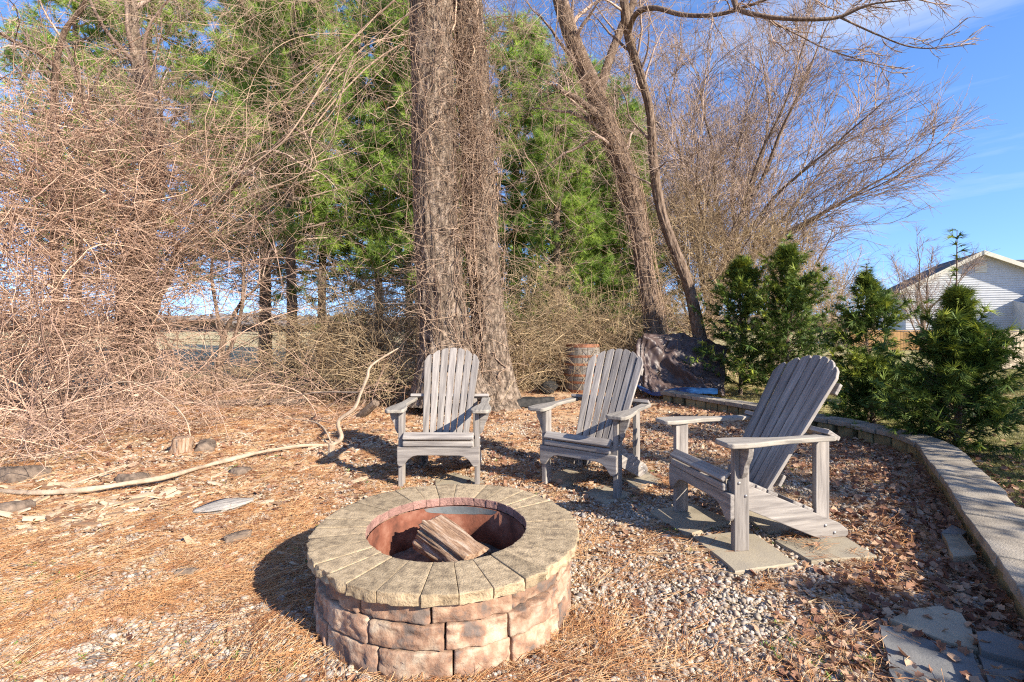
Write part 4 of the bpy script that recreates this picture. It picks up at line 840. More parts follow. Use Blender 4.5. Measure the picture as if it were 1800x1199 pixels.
tangle('dry_brush', 'brown undergrowth along the edge of the field at the left', 'brush',
    [bl(330, 660, 10.5, 2.0, .7, .25, 4), bl(500, 655, 11, 1.6, .7, .35, 4), bl(120, 650, 10.5, 2.0, .8, .3, 4), bl(620, 570, 11.5, 1.2, .7, .9, 3)],
    420, 1.1, 9, [0.003, 0.0045], M['brush'], 0.16, 0.08, (0, 0, -0.02), 4, 0.3, 30, 1.0, updown=0.5)
# hanging vines
acc = Acc(); n = 330
px = rng.uniform(150, 1080, n); py = rng.uniform(-120, 300, n); Yh = rng.uniform(6.4, 8.8, n)
P0 = np.stack([(px-CX)/F*Yh, Yh, H-(py-HY)/F*Yh], -1); d = rng.normal(size=(n, 3))*0.6; d[:, 2] -= 0.35; d[:, 0] += np.where(px < 750, -0.5, 0.4)
B = grow(P0, d, rng.uniform(0.7, 3.0, n), 22, 0.12, (0, 0, -0.035), 0.07); r = rng.choice([0.0022, 0.0035, 0.006, 0.009], n, p=[.45, .35, .15, .05])
acc.add(*two(B, rad(n, 22, r, r*0.5), 3)); p, d, i, t = kids(B, 8, 0.05, 1, 0.9); C = grow(p, d, rng.uniform(.2, .9, len(p)), 6, 0.15, (0, 0, -0.03), 0.05); acc.add(*two(C, rad(len(p), 6, 0.0025, 0.0014), 3))
p, d, i, t = kids(C, 3, 0.1, 1, 0.8); C = grow(p, d, rng.uniform(.1, .35, len(p)), 3, 0.12); acc.add(*two(C, rad(len(p), 3, 0.002, 0.0012), 3))
# a thick sheaf swinging from upper right to lower left
for k in range(9):
    o_ = rng.normal(0, 0.16, 3); pts = np.array([at(720, 40, 7.0), at(640, 110, 6.9), at(560, 210, 6.8), at(500, 290, 6.7), at(430, 350, 6.7), at(360, 400, 6.6), at(280, 440, 6.6)])+o_+rng.normal(0, 0.11, (7, 3))
    acc.add(*two(crom(pts, 30)[None], rad(1, 30, random.choice([0.004, 0.008, 0.014]), 0.003), 5))
for k in range(7):
    o_ = rng.normal(0, 0.15, 3); pts = np.array([at(740, 130, 7.0), at(620, 80, 6.8), at(520, 150, 6.6), at(450, 180, 6.5), at(400, 290, 6.4), at(370, 380, 6.4)])+o_+rng.normal(0, 0.13, (6, 3))
    acc.add(*two(crom(pts, 30)[None], rad(1, 30, random.choice([0.003, 0.006]), 0.002), 4))
obj('hanging_vine', acc.mesh('hanging_vine', [M['vine']]), label='curtain of dry vines hanging from the treetops either side of the twin trunk', cat='vine', kind='stuff')

# ------------------------------------------------------------------ arborvitae
def make_arbor(label, base, H_, W, z0, leader=0.0, n=190, fr=16, seed=0, taper=0.8, group='young evergreens along the low wall', skirt=True):
    t = thing('evergreen_shrub', label, 'evergreen', group=group, loc=base)
    ctrl = np.array([[0, 0, -0.03, 0.035], [0.01, 0, H_*.3, 0.026], [0, 0.01, H_*.7, 0.014], [0.0, 0, H_+leader, 0.003]])
    obj('trunk', trunk_mesh('trunk', ctrl, 8, 30, M['bark2'], 0.002, 0.1, seed), t)
    z = z0+(H_-z0)*rng.random(n)**0.95; f = (z-z0)/(H_-z0); az = rng.uniform(0, 2*PI, n)
    n0 = n; ln = W*np.clip((1-f)**taper, 0.06, 1)*np.where(f < 0.12, 0.75+2*f, 1.0)*rng.choice([0.6, 0.85, 1.0, 1.3], n, p=[.2, .35, .3, .15])*1.1
    el = 0.30+0.75*f+rng.normal(0, .15, n)
    d = np.stack([np.cos(az)*np.cos(el), np.sin(az)*np.cos(el), np.sin(el)], -1)
    B1 = grow(np.stack([z*0, z*0, z-0.06], -1), d, ln, 8, 0.06, (0, 0, 0.0)); bacc = Acc(); bacc.add(*two(B1[:, ::2], rad(n, 4, 0.006, 0.002), 3))
    obj('branches', bacc.mesh('branches', [M['bark2']]), t)['kind'] = 'stuff'
    p, d, i, tt = kids(B1, int(fr*2.0), 0.2, 1.03, 0.6, 0.3, 0.3)
    if leader:
        m_ = 26; zz = H_+leader*rng.random(m_); aa = rng.uniform(0, 6.3, m_); pl = np.stack([zz*0, zz*0, zz], -1); dl = np.stack([np.cos(aa), np.sin(aa), zz*0+0.5], -1); p = np.vstack([p, pl]); d = np.vstack([d, dl]); tt = np.append(tt, np.full(m_, 0.5))
    Nf = len(p); L = rng.uniform(0.07, 0.16, Nf); d = unit(d+np.array([0, 0, 0.10])); side = unit(np.cross(d, np.array([0, 0, 1.0])+rng.normal(0, 0.45, (Nf, 3)))); nn = np.cross(side, d)
    acc = Acc(); Vs = []
    for k in range(9):
        an = (k-4)*0.26; s0 = 0.0 if k in (3, 4, 5) else 0.25
        dv = unit(d*math.cos(an)+side*math.sin(an)-nn*0.12*abs(k-4)); b0 = p+d*(L*s0)[:, None]; tip = b0+dv*(L*(1-0.085*abs(k-4))*rng.uniform(.8, 1.1, Nf))[:, None]-nn*(L*0.10)[:, None]
        ww = unit(np.cross(dv, nn))*(L*0.045)[:, None]
        Vs.append(np.stack([b0+ww, tip, b0-ww], 1))
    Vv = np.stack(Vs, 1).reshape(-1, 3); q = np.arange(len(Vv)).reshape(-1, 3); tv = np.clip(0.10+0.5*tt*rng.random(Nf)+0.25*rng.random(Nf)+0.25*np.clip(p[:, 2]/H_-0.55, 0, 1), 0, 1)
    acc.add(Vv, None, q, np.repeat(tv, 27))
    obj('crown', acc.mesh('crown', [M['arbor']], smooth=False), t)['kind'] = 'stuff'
    return t
make_arbor('bushy evergreen beside the brown tarp, the leftmost of the row', (4.08, 8.75, 0), 2.38, 0.95, 0.1, 0.1, 200, 15, 1, 0.6)
make_arbor('fuller evergreen with golden tips right behind the nearest chair back', (4.66, 8.3, 0), 2.50, 1.1, 0.1, 0.25, 220, 15, 2, 0.62)
make_arbor('open evergreen with a bare lower stem showing the lawn through it', (4.60, 6.35, 0), 1.85, 0.74, 0.75, 0.18, 90, 12, 3, 0.9)
make_arbor('low dark evergreen spreading at the foot of the bare-stemmed one', (4.45, 6.05, 0), 0.70, 0.62, 0.05, 0.0, 120, 15, 4, 0.45)
make_arbor('large dark conical evergreen nearest the view, with a thin bare leader, right of the wall', (4.38, 4.82, 0), 1.55, 0.82, 0.04, 0.60, 190, 14, 5, 0.95)
# evergreens added outside the frame to shade the gravel, flagstones and visible shrubs
make_arbor('evergreen added just outside the view to the right, to shade the gravel', (5.1, 2.9, 0), 2.5, 1.1, 0.05, 0.1, 200, 6, 6, 0.6)
make_arbor('tall evergreen added outside the view to shade the gravel by the wall', (5.3, 1.1, 0), 3.4, 1.15, 0.05, 0.1, 220, 6, 7, 0.6)
make_arbor('rounded evergreen added outside the view to shade the flagstones', (4.7, -0.7, 0), 2.3, 0.9, 0.05, 0.1, 180, 6, 8, 0.5)
make_arbor('evergreen added on the lawn, outside the view, to shade the large conical one', (6.7, 2.9, 0), 2.6, 1.0, 0.05, 0.1, 180, 6, 9, 0.6)
make_arbor('evergreen added out on the lawn, right of the view, to shade the far pair', (7.8, 5.8, 0), 2.4, 0.9, 0.05, 0.1, 180, 6, 10, 0.6)

# ------------------------------------------------------------------ house and fences
def quadobj(name, pts, m, parent, th=0.0):
    pts = [Vector(p) for p in pts]
    if th:
        nrm_ = (pts[1]-pts[0]).cross(pts[-1]-pts[0]).normalized()*th; n = len(pts)
        v = pts+[p-nrm_ for p in pts]; f = [tuple(range(n)), tuple(range(2*n-1, n-1, -1))]+[(i, n+i, n+(i+1) % n, (i+1) % n) for i in range(n)]
    else: v = pts; f = [tuple(range(len(pts)))]
    me = bpy.data.meshes.new(name); me.from_pydata([tuple(p) for p in v], [], f); me.materials.append(m); me.update()
    return obj(name, me, parent)
HS = 34.0; hx0 = (1592-CX)/F*HS
hs = thing('house', 'white sided house with a gable and dark roof beyond the fence at right', 'house', (hx0, HS, 0), math.radians(-24))
Wg, ez, az_, dep = 8.6, 3.9, 6.15, 7.0; xm = 4.0
quadobj('wall', [(0, 0, 0), (Wg, 0, 0), (Wg, 0, ez), (xm, 0, az_-0.15), (0, 0, ez)], M['siding'], hs, 0.1)
quadobj('wall', [(0, dep, 0), (0, 0.1, 0), (0, 0.1, ez), (0, dep, ez)], M['siding'], hs, 0.1)
sl_r = (az_-ez)/xm
acc = Acc(); 
for k in range(44):    # lapped siding boards on the gable
    z0, z1 = 0.1+k*0.15, 0.1+(k+1)*0.15
    if z1 < ez: x0, x1 = 0, Wg
    else: x0 = (z1-ez)/sl_r; x1 = Wg-x0
    if x1-x0 < 0.4: break
    Vv = np.array([[x0, -0.035, z0], [x1, -0.035, z0], [x1, -0.008, z1], [x0, -0.008, z1], [x0, -0.004, z0], [x1, -0.004, z0]]); acc.add(Vv, np.array([[0, 1, 2, 3], [4, 5, 1, 0]]))
obj('siding_board', acc.mesh('siding_board', [M['siding']], False), hs)['kind'] = 'stuff'
ov = 0.45
def roofplane(x0, x1, z0, z1, y0, y1, nm='roof'): return quadobj(nm, [(x0, y0, z0), (x0, y1, z0), (x1, y1, z1), (x1, y0, z1)] if x1 < x0 else [(x0, y0, z0), (x1, y0, z1), (x1, y1, z1), (x0, y1, z0)], M['shingle'], hs, 0.12)
roofplane(-ov, xm, ez-ov*sl_r+0.14, az_+0.14, -ov, dep+ov); roofplane(Wg+ov, xm, ez-ov*sl_r+0.14, az_+0.14, -ov, dep+ov)
for sx, xa in ((1, -ov), (-1, Wg+ov)):
    quadobj('fascia', [(xa, -ov-0.03, ez-ov*sl_r-0.12), (xm, -ov-0.03, az_-0.12), (xm, -ov-0.03, az_+0.16), (xa, -ov-0.03, ez-ov*sl_r+0.16)], M['trim'], hs, 0.04)
    quadobj('soffit', [(xa, -ov, ez-ov*sl_r-0.02), (xm, -ov, az_-0.02), (xm, 0, az_-0.02), (xa, 0, ez-ov*sl_r-0.02)], M['trim'], hs, 0.03)
# lower wing at the right with its own dark roof
quadobj('porch_wall', [(5.6, -3.0, 0), (14, -3.0, 0), (14, -3.0, 2.5), (5.6, -3.0, 2.5)], M['trim'], hs, 0.1)
quadobj('porch_wall', [(5.6, 0, 0), (5.6, -3.0, 0), (5.6, -3.0, 2.5), (5.6, 0, 3.0)], M['siding'], hs, 0.1)
quadobj('porch_roof', [(5.2, -3.5, 2.45), (14.3, -3.5, 2.45), (14.3, -0.05, 4.2), (7.6, -0.05, 4.2)], M['shingle'], hs, 0.12)
w_ = quadobj('window', [(2.2, -0.05, 1.2), (3.4, -0.05, 1.2), (3.4, -0.05, 2.6), (2.2, -0.05, 2.6)], M['trim'], hs, 0.04)
quadobj('pane', [(2.3, -0.06, 1.3), (3.3, -0.06, 1.3), (3.3, -0.06, 2.5), (2.3, -0.06, 2.5)], M['glass'], w_)
quadobj('vent', [(3.7, -0.06, 4.9), (4.3, -0.06, 4.9), (4.3, -0.06, 5.5), (3.7, -0.06, 5.5)], M['trim'], hs, 0.04)
quadobj('rear_roof', [(8, 8, 5.0), (20, 8, 5.0), (20, 12, 6.9), (8, 12, 6.9)], M['shingle'], hs, 0.12)
quadobj('rear_wall', [(8, 8.4, 0), (20, 8.4, 0), (20, 8.4, 5.0), (8, 8.4, 5.0)], M['siding'], hs, 0.1)

def box_mesh(name, x0, x1, y0, y1, z0, z1, m, pts=None):
    v = [(x, y, z) for x in (x0, x1) for y in (y0, y1) for z in (z0, z1)]
    f = [(0, 1, 3, 2), (4, 6, 7, 5), (0, 4, 5, 1), (2, 3, 7, 6), (0, 2, 6, 4), (1, 5, 7, 3)]
    me = bpy.data.meshes.new(name); me.from_pydata(v, [], f); me.materials.append(m); me.update(); return me
def wood_fence(label, p0, p1, h, m, step=0.15):
    p0, p1 = np.array(p0, float), np.array(p1, float); L = np.linalg.norm(p1-p0); a = math.atan2(p1[1]-p0[1], p1[0]-p0[0])
    t = thing('wood_fence', label, 'fence', (p0[0], p0[1], 0), a, 'wooden garden fences')
    meb = box_mesh('fence_board', 0, step-0.012, -0.01, 0.01, 0.02, h, m); k = 0
    while k*step < L and k < 290:
        o = obj('fence_board', meb, t, loc=(k*step, random.uniform(-.004, .004), random.uniform(-.015, .01))); k += 1
    obj('top_rail', box_mesh('top_rail', 0, L, -0.045, 0.045, h+0.006, h+0.05, m), t)
    for z in (0.25, h-0.25): obj('rail', box_mesh('rail', 0, L, 0.012, 0.05, z, z+0.08, m), t)
    mp_ = box_mesh('post', -0.05, 0.05, 0.052, 0.15, -0.05, h-0.01, m); x = 0.05
    while x < L: obj('post', mp_, t, loc=(x, 0, 0)); x += 2.4
    return t
wood_fence('weathered wooden privacy fence at the right edge, below the house', (14.2, 14.2), (18.5, 15.4), 1.10, M['picket'])
wood_fence('brown cedar fence crossing the lawn behind the evergreens', (19.0, 27.5), (25.5, 25.8), 1.05, M['picket2'])
# thin metal rail fence far across the lawn
mf = thing('rail_fence', 'dark thin rail fence far across the lawn between the evergreens', 'fence', (18.5, 32, 0), math.radians(-8))
mb = mat('black_metal', [(0.03, 0.025, 0.02), (0.05, 0.04, 0.035)], 5, 0.6)
for z in (0.15, 0.95): obj('rail', box_mesh('rail', 0, 9, -.02, .02, z, z+0.05, mb), mf)
mm_ = box_mesh('picket', 0, 0.03, -.015, .015, 0.0, 1.05, mb)
for k in range(60): obj('picket', mm_, mf, loc=(k*0.15, 0, 0))

# ------------------------------------------------------------------ fallen wood at the left
bp_ = [gnd(-40, 858, .03), gnd(60, 862, .05), gnd(150, 860, .05), gnd(235, 852, .05), gnd(300, 840, .05), gnd(350, 822, .05), gnd(405, 806, .05), gnd(470, 792, .05), gnd(530, 782, .05), at(580, 784, 4.95), at(600, 768, 5.0), at(604, 742, 5.05), at(622, 716, 5.1), at(634, 690, 5.2), at(640, 665, 5.3), at(662, 640, 5.45), at(700, 612, 5.7)]
bp_ = np.array(bp_); bp_[1:-1] += rng.normal(0, 0.022, bp_[1:-1].shape)*[1, 1, .5]; rr_ = np.array([.026, .025, .026, .026, .026, .025, .026, .024, .022, .022, .022, .024, .023, .021, .02, .02, .014])
dead = thing('fallen_branch', 'long pale dead branch lying across the litter and bending up beside the first chair', 'branch')
obj('stem', trunk_mesh('stem', np.column_stack([bp_, rr_*np.array([.9, .75, .95, .8, .95, .75, .9, .75, .85, .95, 1.1, .85, .95, .8, .9, .7, .6])]), 16, 260, M['deadbranch'], 0.006, 0, 3), dead)
for k, pts in enumerate([[at(630, 690, 5.2), at(560, 690, 5.6), at(500, 700, 5.9), at(450, 715, 6.1)], [at(110, 860, 3.6), at(160, 840, 3.75), at(240, 812, 4.0)], [at(585, 782, 4.95), at(560, 745, 5.2), at(500, 735, 5.5)]]):
    V_, Q_, _ = tubes(crom(np.array(pts), 24)[None], rad(1, 24, 0.010, 0.004), 7); obj('side_branch', mesh_np('side_branch', V_, Q_, None, [M['deadbranch']]), dead)
cane = crom(np.array([at(60, 690, 5.4), at(150, 680, 5.2), at(235, 672, 5.0), at(290, 700, 4.9), at(325, 735, 4.8), at(336, 772, 4.75)]), 40)
V_, Q_, _ = tubes(cane[None], rad(1, 40, 0.008, 0.006), 8); obj('arched_cane', mesh_np('arched_cane', V_, Q_, None, [M['deadbranch']]), label='pale cane arching down to the ground in front of the dark vine-choked tree', cat='branch')
def chunk(name, label, px, py, dirv, L, r, m, cat='log', split=0, group=None, zc=None, seed=0, ry=None, tp=0.12):
    g = gnd(px, py); z = (r*0.6 if zc is None else zc); dv = unit(np.array(dirv, float))*L/2
    return obj(name, log_mesh(name, (g[0]-dv[0], g[1]-dv[1], z-dv[2]), (g[0]+dv[0], g[1]+dv[1], z+dv[2]), r, ry or r, M[m], split, seed, 0.24, 0.9, 22, 28, 1.0, tp), label=label, cat=cat, group=group)
chunk('log_end', 'dark cut log end at the far left above the fallen branch', 42, 845, (0.25, 1, -0.25), 0.28, 0.115, 'darklog', seed=1, zc=.0)
chunk('log_end', 'dark log end just above the fallen branch, below the low bramble', 236, 846, (0.3, 1, -0.2), 0.22, 0.10, 'darklog', seed=2, zc=-.03)
chunk('log_end', 'small grey log end below the fallen branch near its middle', 425, 832, (0.4, 1, -.2), 0.18, 0.065, 'darklog', seed=3, zc=-.01)
chunk('log_end', 'brown cut log with its round end showing, behind the fallen branch', 362, 793, (-0.5, 1, 0), 0.3, 0.09, 'darklog', seed=4, zc=.02)
chunk('stump', 'broken brown stump standing among litter left of the cut log', 318, 800, (0.25, 0, 1), 0.26, 0.10, 'log', 'stump', seed=5, zc=.04)
chunk('log_end', 'dark log at the left edge below the fallen branch', 10, 905, (0.5, 1, 0), 0.25, 0.09, 'darklog', seed=6, zc=-.01)
chunk('wood_slab', 'flat pale grey wood slab lying between the branch and the fire pit', 393, 893, (0.85, 0.5, 0.05), 0.34, 0.12, 'greywood', 'wood', 0.2, seed=7, zc=.02, ry=0.045, tp=0.75)
chunk('log_end', 'small dark wood chunk in the gravel left of the fire pit', 418, 948, (0.7, 0.7, 0), 0.13, 0.035, 'darklog', seed=8, zc=.003)
chunk('log_end', 'flat charred wood bit at the left of the pit shadow', 325, 1010, (1, 0.3, 0), 0.08, 0.02, 'darklog', seed=9, zc=.006)
chunk('stump', 'short pale stub under the bend of the fallen branch', 582, 806, (0, 0.1, 1), 0.16, 0.03, 'deadbranch', 'stump', seed=10, zc=.05)
chunk('log_end', 'grey weathered log lying behind the first chair arm at its left', 645, 735, (0.6, -0.3, 0.5), 0.4, 0.06, 'darklog', seed=11, zc=.10)
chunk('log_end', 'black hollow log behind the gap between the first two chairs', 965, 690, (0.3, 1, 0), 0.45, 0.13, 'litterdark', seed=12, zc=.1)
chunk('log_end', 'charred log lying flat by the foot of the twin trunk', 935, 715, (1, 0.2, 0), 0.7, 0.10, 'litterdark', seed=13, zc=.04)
chunk('log_end', 'dark fallen limb lying behind the fallen branch, left of the first chair', 680, 690, (1, 0.3, 0.15), 1.3, 0.04, 'darklog', seed=14, zc=.1)
chunk('log_end', 'long dark shadowed log on the litter under the thicket edge', 420, 712, (1, 0.1, 0), 2.0, 0.06, 'darklog', seed=15, zc=.03)

# ------------------------------------------------------------------ ground litter (stuff)
def scatter(name, label, cat, pts, rot, scl, tint, protos, pick=None):
    me = bpy.data.meshes.new(name); me.vertices.add(len(pts)); me.vertices.foreach_set('co', np.asarray(pts, np.float32).ravel())
    for nm, ty, dat, key in (('rot', 'FLOAT_VECTOR', rot, 'vector'), ('scl', 'FLOAT_VECTOR', scl, 'vector'), ('tint', 'FLOAT', tint, 'value')):
        a = me.attributes.new(nm, ty, 'POINT'); a.data.foreach_set(key, np.asarray(dat, np.float32).ravel())
    pk = rng.integers(0, len(protos), len(pts)).astype(np.int32); a = me.attributes.new('pick', 'INT', 'POINT'); a.data.foreach_set('value', pk)
    me.update(); o = obj(name, me, None, label, cat, kind='stuff')
    c = bpy.data.collections.new(name+'_pieces')
    for k, p in enumerate(protos): c.objects.link(bpy.data.objects.new('%s_piece_%d' % (name, k), p))
    g = bpy.data.node_groups.new(name, 'GeometryNodeTree'); g.interface.new_socket('Geometry', in_out='INPUT', socket_type='NodeSocketGeometry'); g.interface.new_socket('Geometry', in_out='OUTPUT', socket_type='NodeSocketGeometry')
    nd, lk = g.nodes, g.links; gi = nd.new('NodeGroupInput'); go = nd.new('NodeGroupOutput'); ip = nd.new('GeometryNodeInstanceOnPoints')
    ci = nd.new('GeometryNodeCollectionInfo'); ci.inputs['Collection'].default_value = c; ci.inputs['Separate Children'].default_value = True; ci.inputs['Reset Children'].default_value = True
    mp_ = nd.new('GeometryNodeMeshToPoints')
    def na(nm, ty): x = nd.new('GeometryNodeInputNamedAttribute'); x.data_type = ty; x.inputs[0].default_value = nm; return [s_ for s_ in x.outputs if s_.enabled][0]
    e = nd.new('FunctionNodeEulerToRotation'); lk.new(na('rot', 'FLOAT_VECTOR'), e.inputs[0])
    lk.new(gi.outputs[0], mp_.inputs[0]); lk.new(mp_.outputs[0], ip.inputs['Points']); lk.new(ci.outputs[0], ip.inputs['Instance']); ip.inputs['Pick Instance'].default_value = True
    lk.new(na('pick', 'INT'), ip.inputs['Instance Index']); lk.new(e.outputs[0], ip.inputs['Rotation']); lk.new(na('scl', 'FLOAT_VECTOR'), ip.inputs['Scale']); lk.new(ip.outputs[0], go.inputs[0])
    md = o.modifiers.new('scatter', 'NODES'); md.node_group = g
    return o

def ico(sub, seed, flat):
    bm = bmesh.new(); bmesh.ops.create_icosphere(bm, subdivisions=sub, radius=1.0)
    v = np.array([p.co for p in bm.verts]); v = v*(1+0.45*fbm(v*1.1+seed, 2))[:, None]*np.array([1.0, 0.78, flat])
    for p, c in zip(bm.verts, v): p.co = c
    for f in bm.faces: f.smooth = True
    me = bpy.data.meshes.new('pebble'); bm.to_mesh(me); bm.free(); me.materials.append(M['pebble']); return me
def inside_wall(x, y, m=0.03):
    wx = np.interp(y, WALL_IN[::-1][:, 1], WALL_IN[::-1][:, 0]); return x < wx-m
def sample(n, y0, y1, dens, power=1.0, xl=-1.12, xr=1.12):
    y = y0+(y1-y0)*rng.random(n)**power; x = y*rng.uniform(xl, xr, n); k = rng.random(n) < dens(x, y)
    x, y = x[k], y[k]; k = (np.hypot(x-PC[0], y-PC[1]) > 0.555); return x[k], y[k]
def patchy(x, y, s, o): return np.clip(0.5+2.4*fbm(np.stack([x*s+o, y*s, x*0], -1), 3), 0, 1)
def dwall(x, y):
    Pw = crom(WALL_IN, 120); return np.min(np.hypot(x[:, None]-Pw[None, :, 0], y[:, None]-Pw[None, :, 1]), axis=1)
def gravel_d(x, y):
    d = np.clip((x+3.8)/2.0, 0.75, 1)*np.clip((7.5-y)/2.0, 0.0, 1); d = d*(0.35+0.65*patchy(x, y, 2.6, 3))*np.where(np.hypot(x-PC[0], y-PC[1]) < 0.95, 1.3, 1)*np.clip(1.15-0.13*y, 0.3, 1); d = np.where(inside_wall(x, y), d, 0)
    return d
slabs = [o for o in COL.objects if o.name.startswith(('flagstone', 'edging', 'loose_paver'))]
def on_slab(x, y):
    r = np.zeros(len(x), bool)
    for o in slabs:
        v = np.array([p.co[:] for p in o.data.vertices])[:, :2]; c = v[-1]; K = (len(v)-1)//5; rg = v[:K]
        ang = np.arctan2(rg[:, 1]-c[1], rg[:, 0]-c[0]); od = np.argsort(ang); rd = np.hypot(rg[:, 0]-c[0], rg[:, 1]-c[1])[od]
        R_ = np.interp(np.arctan2(y-c[1], x-c[0]), ang[od], rd, period=2*PI); r |= np.hypot(x-c[0], y-c[1]) < R_*0.97
    return r
x, y = sample(230000, 1.45, 8.2, gravel_d, 1.5); k = ~on_slab(x, y) | (rng.random(len(x)) < 0.004); x, y = x[k], y[k]
n = len(x); sz = np.exp(rng.normal(math.log(0.0068), 0.36, n))*np.clip(0.8+y*0.07, 1, 1.4); sz = np.clip(sz, 0.004, 0.02)
z = gz(x, y)+sz*0.25+0.006*rng.random(n); sc = np.stack([sz*rng.uniform(.9, 1.4, n), sz, sz], -1)
rot = np.stack([rng.normal(0, .35, n), rng.normal(0, .35, n), rng.uniform(0, 6.3, n)], -1)
scatter('gravel', 'loose round river gravel in grey and cream around the pit and chairs', 'gravel', np.stack([x, y, z], -1), rot, sc, rng.random(n), [ico(2, s_, f_) for s_, f_ in ((1, .6), (5, .72), (9, .5), (13, .8))])
print('pebbles', n)
# pine straw: small sheaves of bent needles
def straw_mesh(seed, n=16):
    r = np.random.default_rng(seed); K = 4; L = r.uniform(0.05, 0.11, n); a = r.normal(0, 0.8, n); P = np.empty((n, K, 3)); p = np.column_stack([r.normal(0, .03, n), r.normal(0, .03, n), r.uniform(0.0, .012, n)]); P[:, 0] = p
    for k in range(1, K): a = a+r.normal(0, .16, n); p = p+np.column_stack([np.cos(a), np.sin(a), r.normal(0.0, .05, n)])*(L/(K-1))[:, None]; P[:, k] = p
    V_, Q_, _ = tubes(P, np.full((n, K), 0.0006), 3); return mesh_np('straw', V_, Q_, None, [M['straw']])
def straw_d(x, y):
    left = np.clip((1.2-x)/2.5, 0.55, 1); fl = np.where(x > -0.9, -0.12, 0.0); return left*np.clip(0.12+fl+0.95*patchy(x, y, 2.2, 11), 0, 1)*np.where(y < 8.5, np.where(inside_wall(x, y, -.1), 1, 0.05), 1)
x, y = sample(21000, 1.45, 10, straw_d, 1.5); k = ~on_slab(x, y) | (rng.random(len(x)) < 0.06); x, y = x[k], y[k]; n = len(x); s_ = rng.uniform(.8, 1.5, n)
scatter('pine_straw', 'orange brown fallen pine needles strewn over the ground', 'pine needles', np.stack([x, y, gz(x, y)+0.008+on_slab(x, y)*0.022], -1), np.stack([rng.normal(0, .1, n), rng.normal(0, .1, n), rng.uniform(0, 6.3, n)*0.4+rng.normal(0, .7, n)], -1), np.stack([s_]*3, -1), rng.random(n), [straw_mesh(k_) for k_ in range(5)])
def leaf_mesh(seed):
    r = np.random.default_rng(seed); K = 7; t = np.linspace(0, 1, K); wdt = 0.35*np.sin(t*PI)**0.7*(1+0.35*np.sin(t*16+seed))+0.01; c = r.uniform(-.9, .9); b = r.uniform(.2, .9)
    V_ = []
    for s_ in (-1, -0.5, 0, 0.5, 1): V_.append(np.column_stack([t-0.5, s_*wdt, b*0.35*(s_*s_)*wdt*2+c*0.35*(t-0.5)**2+0.03*np.sin(t*9+s_*3)]))
    V_ = np.array(V_).reshape(-1, 3); i = np.arange(5*K).reshape(5, K); q = np.stack([i[:-1, :-1], i[:-1, 1:], i[1:, 1:], i[1:, :-1]], -1).reshape(-1, 4); return mesh_np('leaf', V_, q, None, [M['leaf']])
def leaf_d(x, y):
    dw = dwall(x, y); near = np.clip(1.1-dw/0.8, 0, 1)*inside_wall(x, y, 0.0)
    back = np.clip((y-2.4)/2.4, 0.04, 1)*0.8*(x > -1)*inside_wall(x, y, 0); left = 0.5*(x < -0.8)*np.clip((y-2.6)/1.8, 0.05, 1); outw = 0.35*(dw < 1.0)*(~inside_wall(x, y, 0))*(~inside_wall(x, y, -0.27)); return np.clip(near+back*patchy(x, y, 1.2, 5)+left+outw, 0.02, 1)
x, y = sample(46000, 1.5, 10, leaf_d, 1.2); k = (inside_wall(x, y, 0.0) | ~inside_wall(x, y, -0.28)); x, y = x[k], y[k]; k = ~on_slab(x, y) | (rng.random(len(x)) < 0.1); x, y = x[k], y[k]; n = len(x); s_ = rng.uniform(.025, .06, n)
scatter('dead_leaves', 'brown curled dead leaves drifted along the low wall and under the trees', 'leaves', np.stack([x, y, gz(x, y)+0.012+0.03*rng.random(n)*np.clip(1-dwall(x, y), 0, 1)+on_slab(x, y)*0.02], -1), np.stack([rng.normal(0, .5, n), rng.normal(0, .5, n), rng.uniform(0, 6.3, n)], -1), np.stack([s_]*3, -1), rng.random(n), [leaf_mesh(k_) for k_ in range(5)])
def chip_mesh(seed):
    P_, q = rbox(0.5, 0.13, 0.035, 0.02, (4, 2, 1)); P_ = P_+0.10*fbm(P_*3+seed*5, 2)[:, None]*np.array([1, 1, .5]); P_[:, 1] *= (1.1-0.7*np.abs(P_[:, 0])); return mesh_np('chip', P_, q, None, [M['chip']], smooth=False)
def chip_d(x, y):
    return np.exp(-(((x+3.1)/0.9)**2+((y-3.5)/0.6)**2))*0.9+0.4*(x < -0.7)*np.clip((y-2.2)/1.2, 0, 1)+0.008
x, y = sample(26000, 1.6, 8.5, chip_d, 1.2); k = ~on_slab(x, y) & inside_wall(x, y, 0); x, y = x[k], y[k]; n = len(x); s_ = np.clip(np.exp(rng.normal(math.log(0.05), .5, n)), 0.02, 0.16)*np.clip(y/3, .5, 1)*(1+0.9*np.exp(-(((x+3.0)/0.9)**2+((y-3.4)/0.5)**2)))
scatter('wood_chips', 'pale torn bark and wood chips spread over the left ground', 'wood chips', np.stack([x, y, gz(x, y)+0.012], -1), np.stack([rng.normal(0, .2, n), rng.normal(0, .2, n), rng.normal(0.5, .6, n)], -1), np.stack([s_]*3, -1), rng.random(n), [chip_mesh(k_) for k_ in range(5)])
# small twigs on the ground
n = 500; y = 1.7+6*rng.random(n)**1.3; x = y*rng.uniform(-1.1, 0.9, n); k = inside_wall(x, y, 0.1) & (np.hypot(x-PC[0], y-PC[1]) > 0.62); x, y = x[k], y[k]; n = len(x); a_ = rng.uniform(0, 6.3, n)
B = grow(np.stack([x, y, gz(x, y)+0.015], -1), np.stack([np.cos(a_), np.sin(a_), a_*0], -1), rng.uniform(.08, .35, n), 6, 0.1); B[..., 2] = gz(B[..., 0], B[..., 1])+0.014
acc = Acc(); r = rng.uniform(.0015, .004, n); acc.add(*two(B, rad(n, 6, r, r*.5), 4)); obj('fallen_twigs', acc.mesh('fallen_twigs', [M['brush']]), label='small broken twigs lying on the gravel and straw', cat='twigs', kind='stuff')
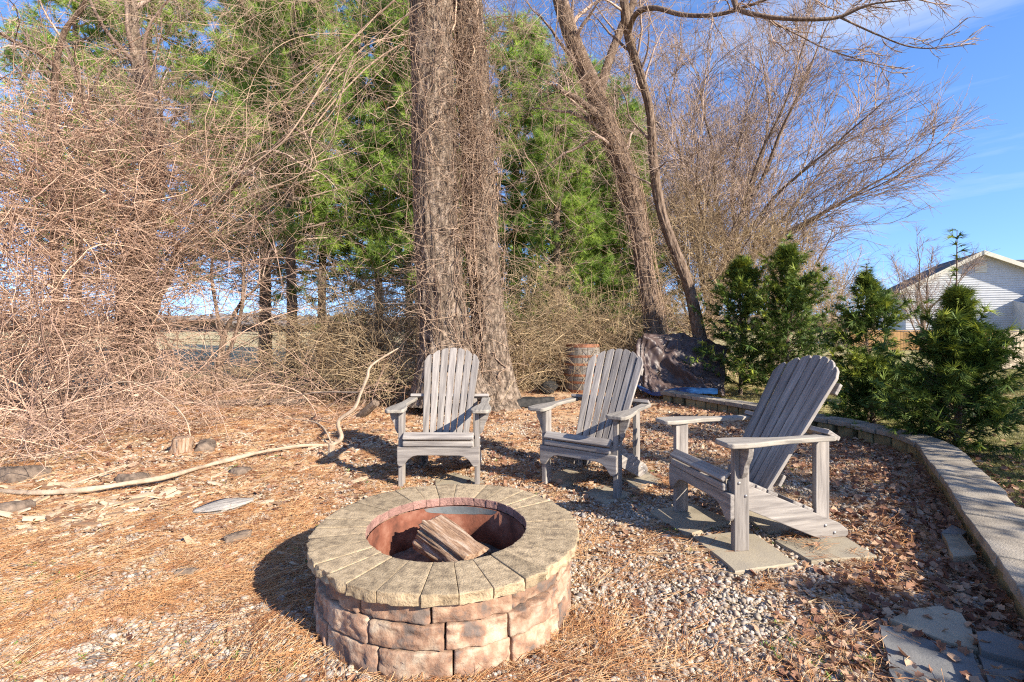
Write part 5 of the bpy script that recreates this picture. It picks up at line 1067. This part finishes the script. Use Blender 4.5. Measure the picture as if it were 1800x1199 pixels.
# weeds
def weed_mesh(seed, n=22):
    r = np.random.default_rng(seed); V_ = []; 
    for k in range(n):
        a = r.uniform(0, 6.3); l = r.uniform(.3, 1); b = np.array([r.normal(0, .35), r.normal(0, .35), 0]); d = np.array([math.cos(a)*.8, math.sin(a)*.8, r.uniform(.2, .9)]); s_ = np.array([-math.sin(a), math.cos(a), 0])*0.14*l
        V_ += [b, b+d*l*.5+s_, b+d*l, b+d*l*.5-s_]
    return mesh_np('weed', np.array(V_), np.arange(4*n).reshape(-1, 4), None, [M['weed']], smooth=False)
def weed_d(x, y): return np.clip(patchy(x, y, 1.8, 31)-0.52, 0, 1)*2.4*np.where(inside_wall(x, y, .05), 1, 0)
x, y = sample(2600, 1.5, 4.6, weed_d, 1.3); k = ~on_slab(x, y); x, y = x[k], y[k]; n = len(x); s_ = rng.uniform(.010, .030, n)
scatter('weeds', 'tiny green weeds sprouting through the gravel', 'weeds', np.stack([x, y, gz(x, y)+0.008], -1), np.stack([x*0, x*0, rng.uniform(0, 6.3, n)], -1), np.stack([s_]*3, -1), rng.random(n), [weed_mesh(k_) for k_ in range(4)])
# lawn tufts
def tuft_mesh(seed, n=14):
    r = np.random.default_rng(seed); V_ = []
    for k in range(n):
        a = r.uniform(0, 6.3); l = r.uniform(.5, 1); b = np.array([r.normal(0, .45), r.normal(0, .45), 0]); d = np.array([math.cos(a)*.7, math.sin(a)*.7, r.uniform(.4, 1)]); s_ = np.array([-math.sin(a), math.cos(a), 0])*0.06
        V_ += [b-s_, b+s_, b+d*l]
    return mesh_np('tuft', np.array(V_), None, np.arange(3*n).reshape(-1, 3), [M['grass']], smooth=False)
n = 46000; y = 2.2+14*rng.random(n)**1.4; x = np.interp(y, WALL_IN[::-1][:, 1], WALL_IN[::-1][:, 0])+0.5+rng.random(n)*(y*1.15-1.2).clip(1, 14); k = (x < y*1.12) & ((y < 8) | (x > 2.9+(y-8)*0.42)); x, y = x[k], y[k]; n = len(x); s_ = rng.uniform(.02, .045, n)*np.clip(y/6, 1, 1.8)
scatter('lawn_grass', 'short dormant lawn grass outside the low wall', 'grass', np.stack([x, y, gz(x, y)], -1), np.stack([x*0, x*0, rng.uniform(0, 6.3, n)], -1), np.stack([s_]*3, -1), np.clip(0.15+0.7*patchy(x, y, .8, 3)+rng.normal(0, .15, n), 0, 1), [tuft_mesh(k_) for k_ in range(4)])
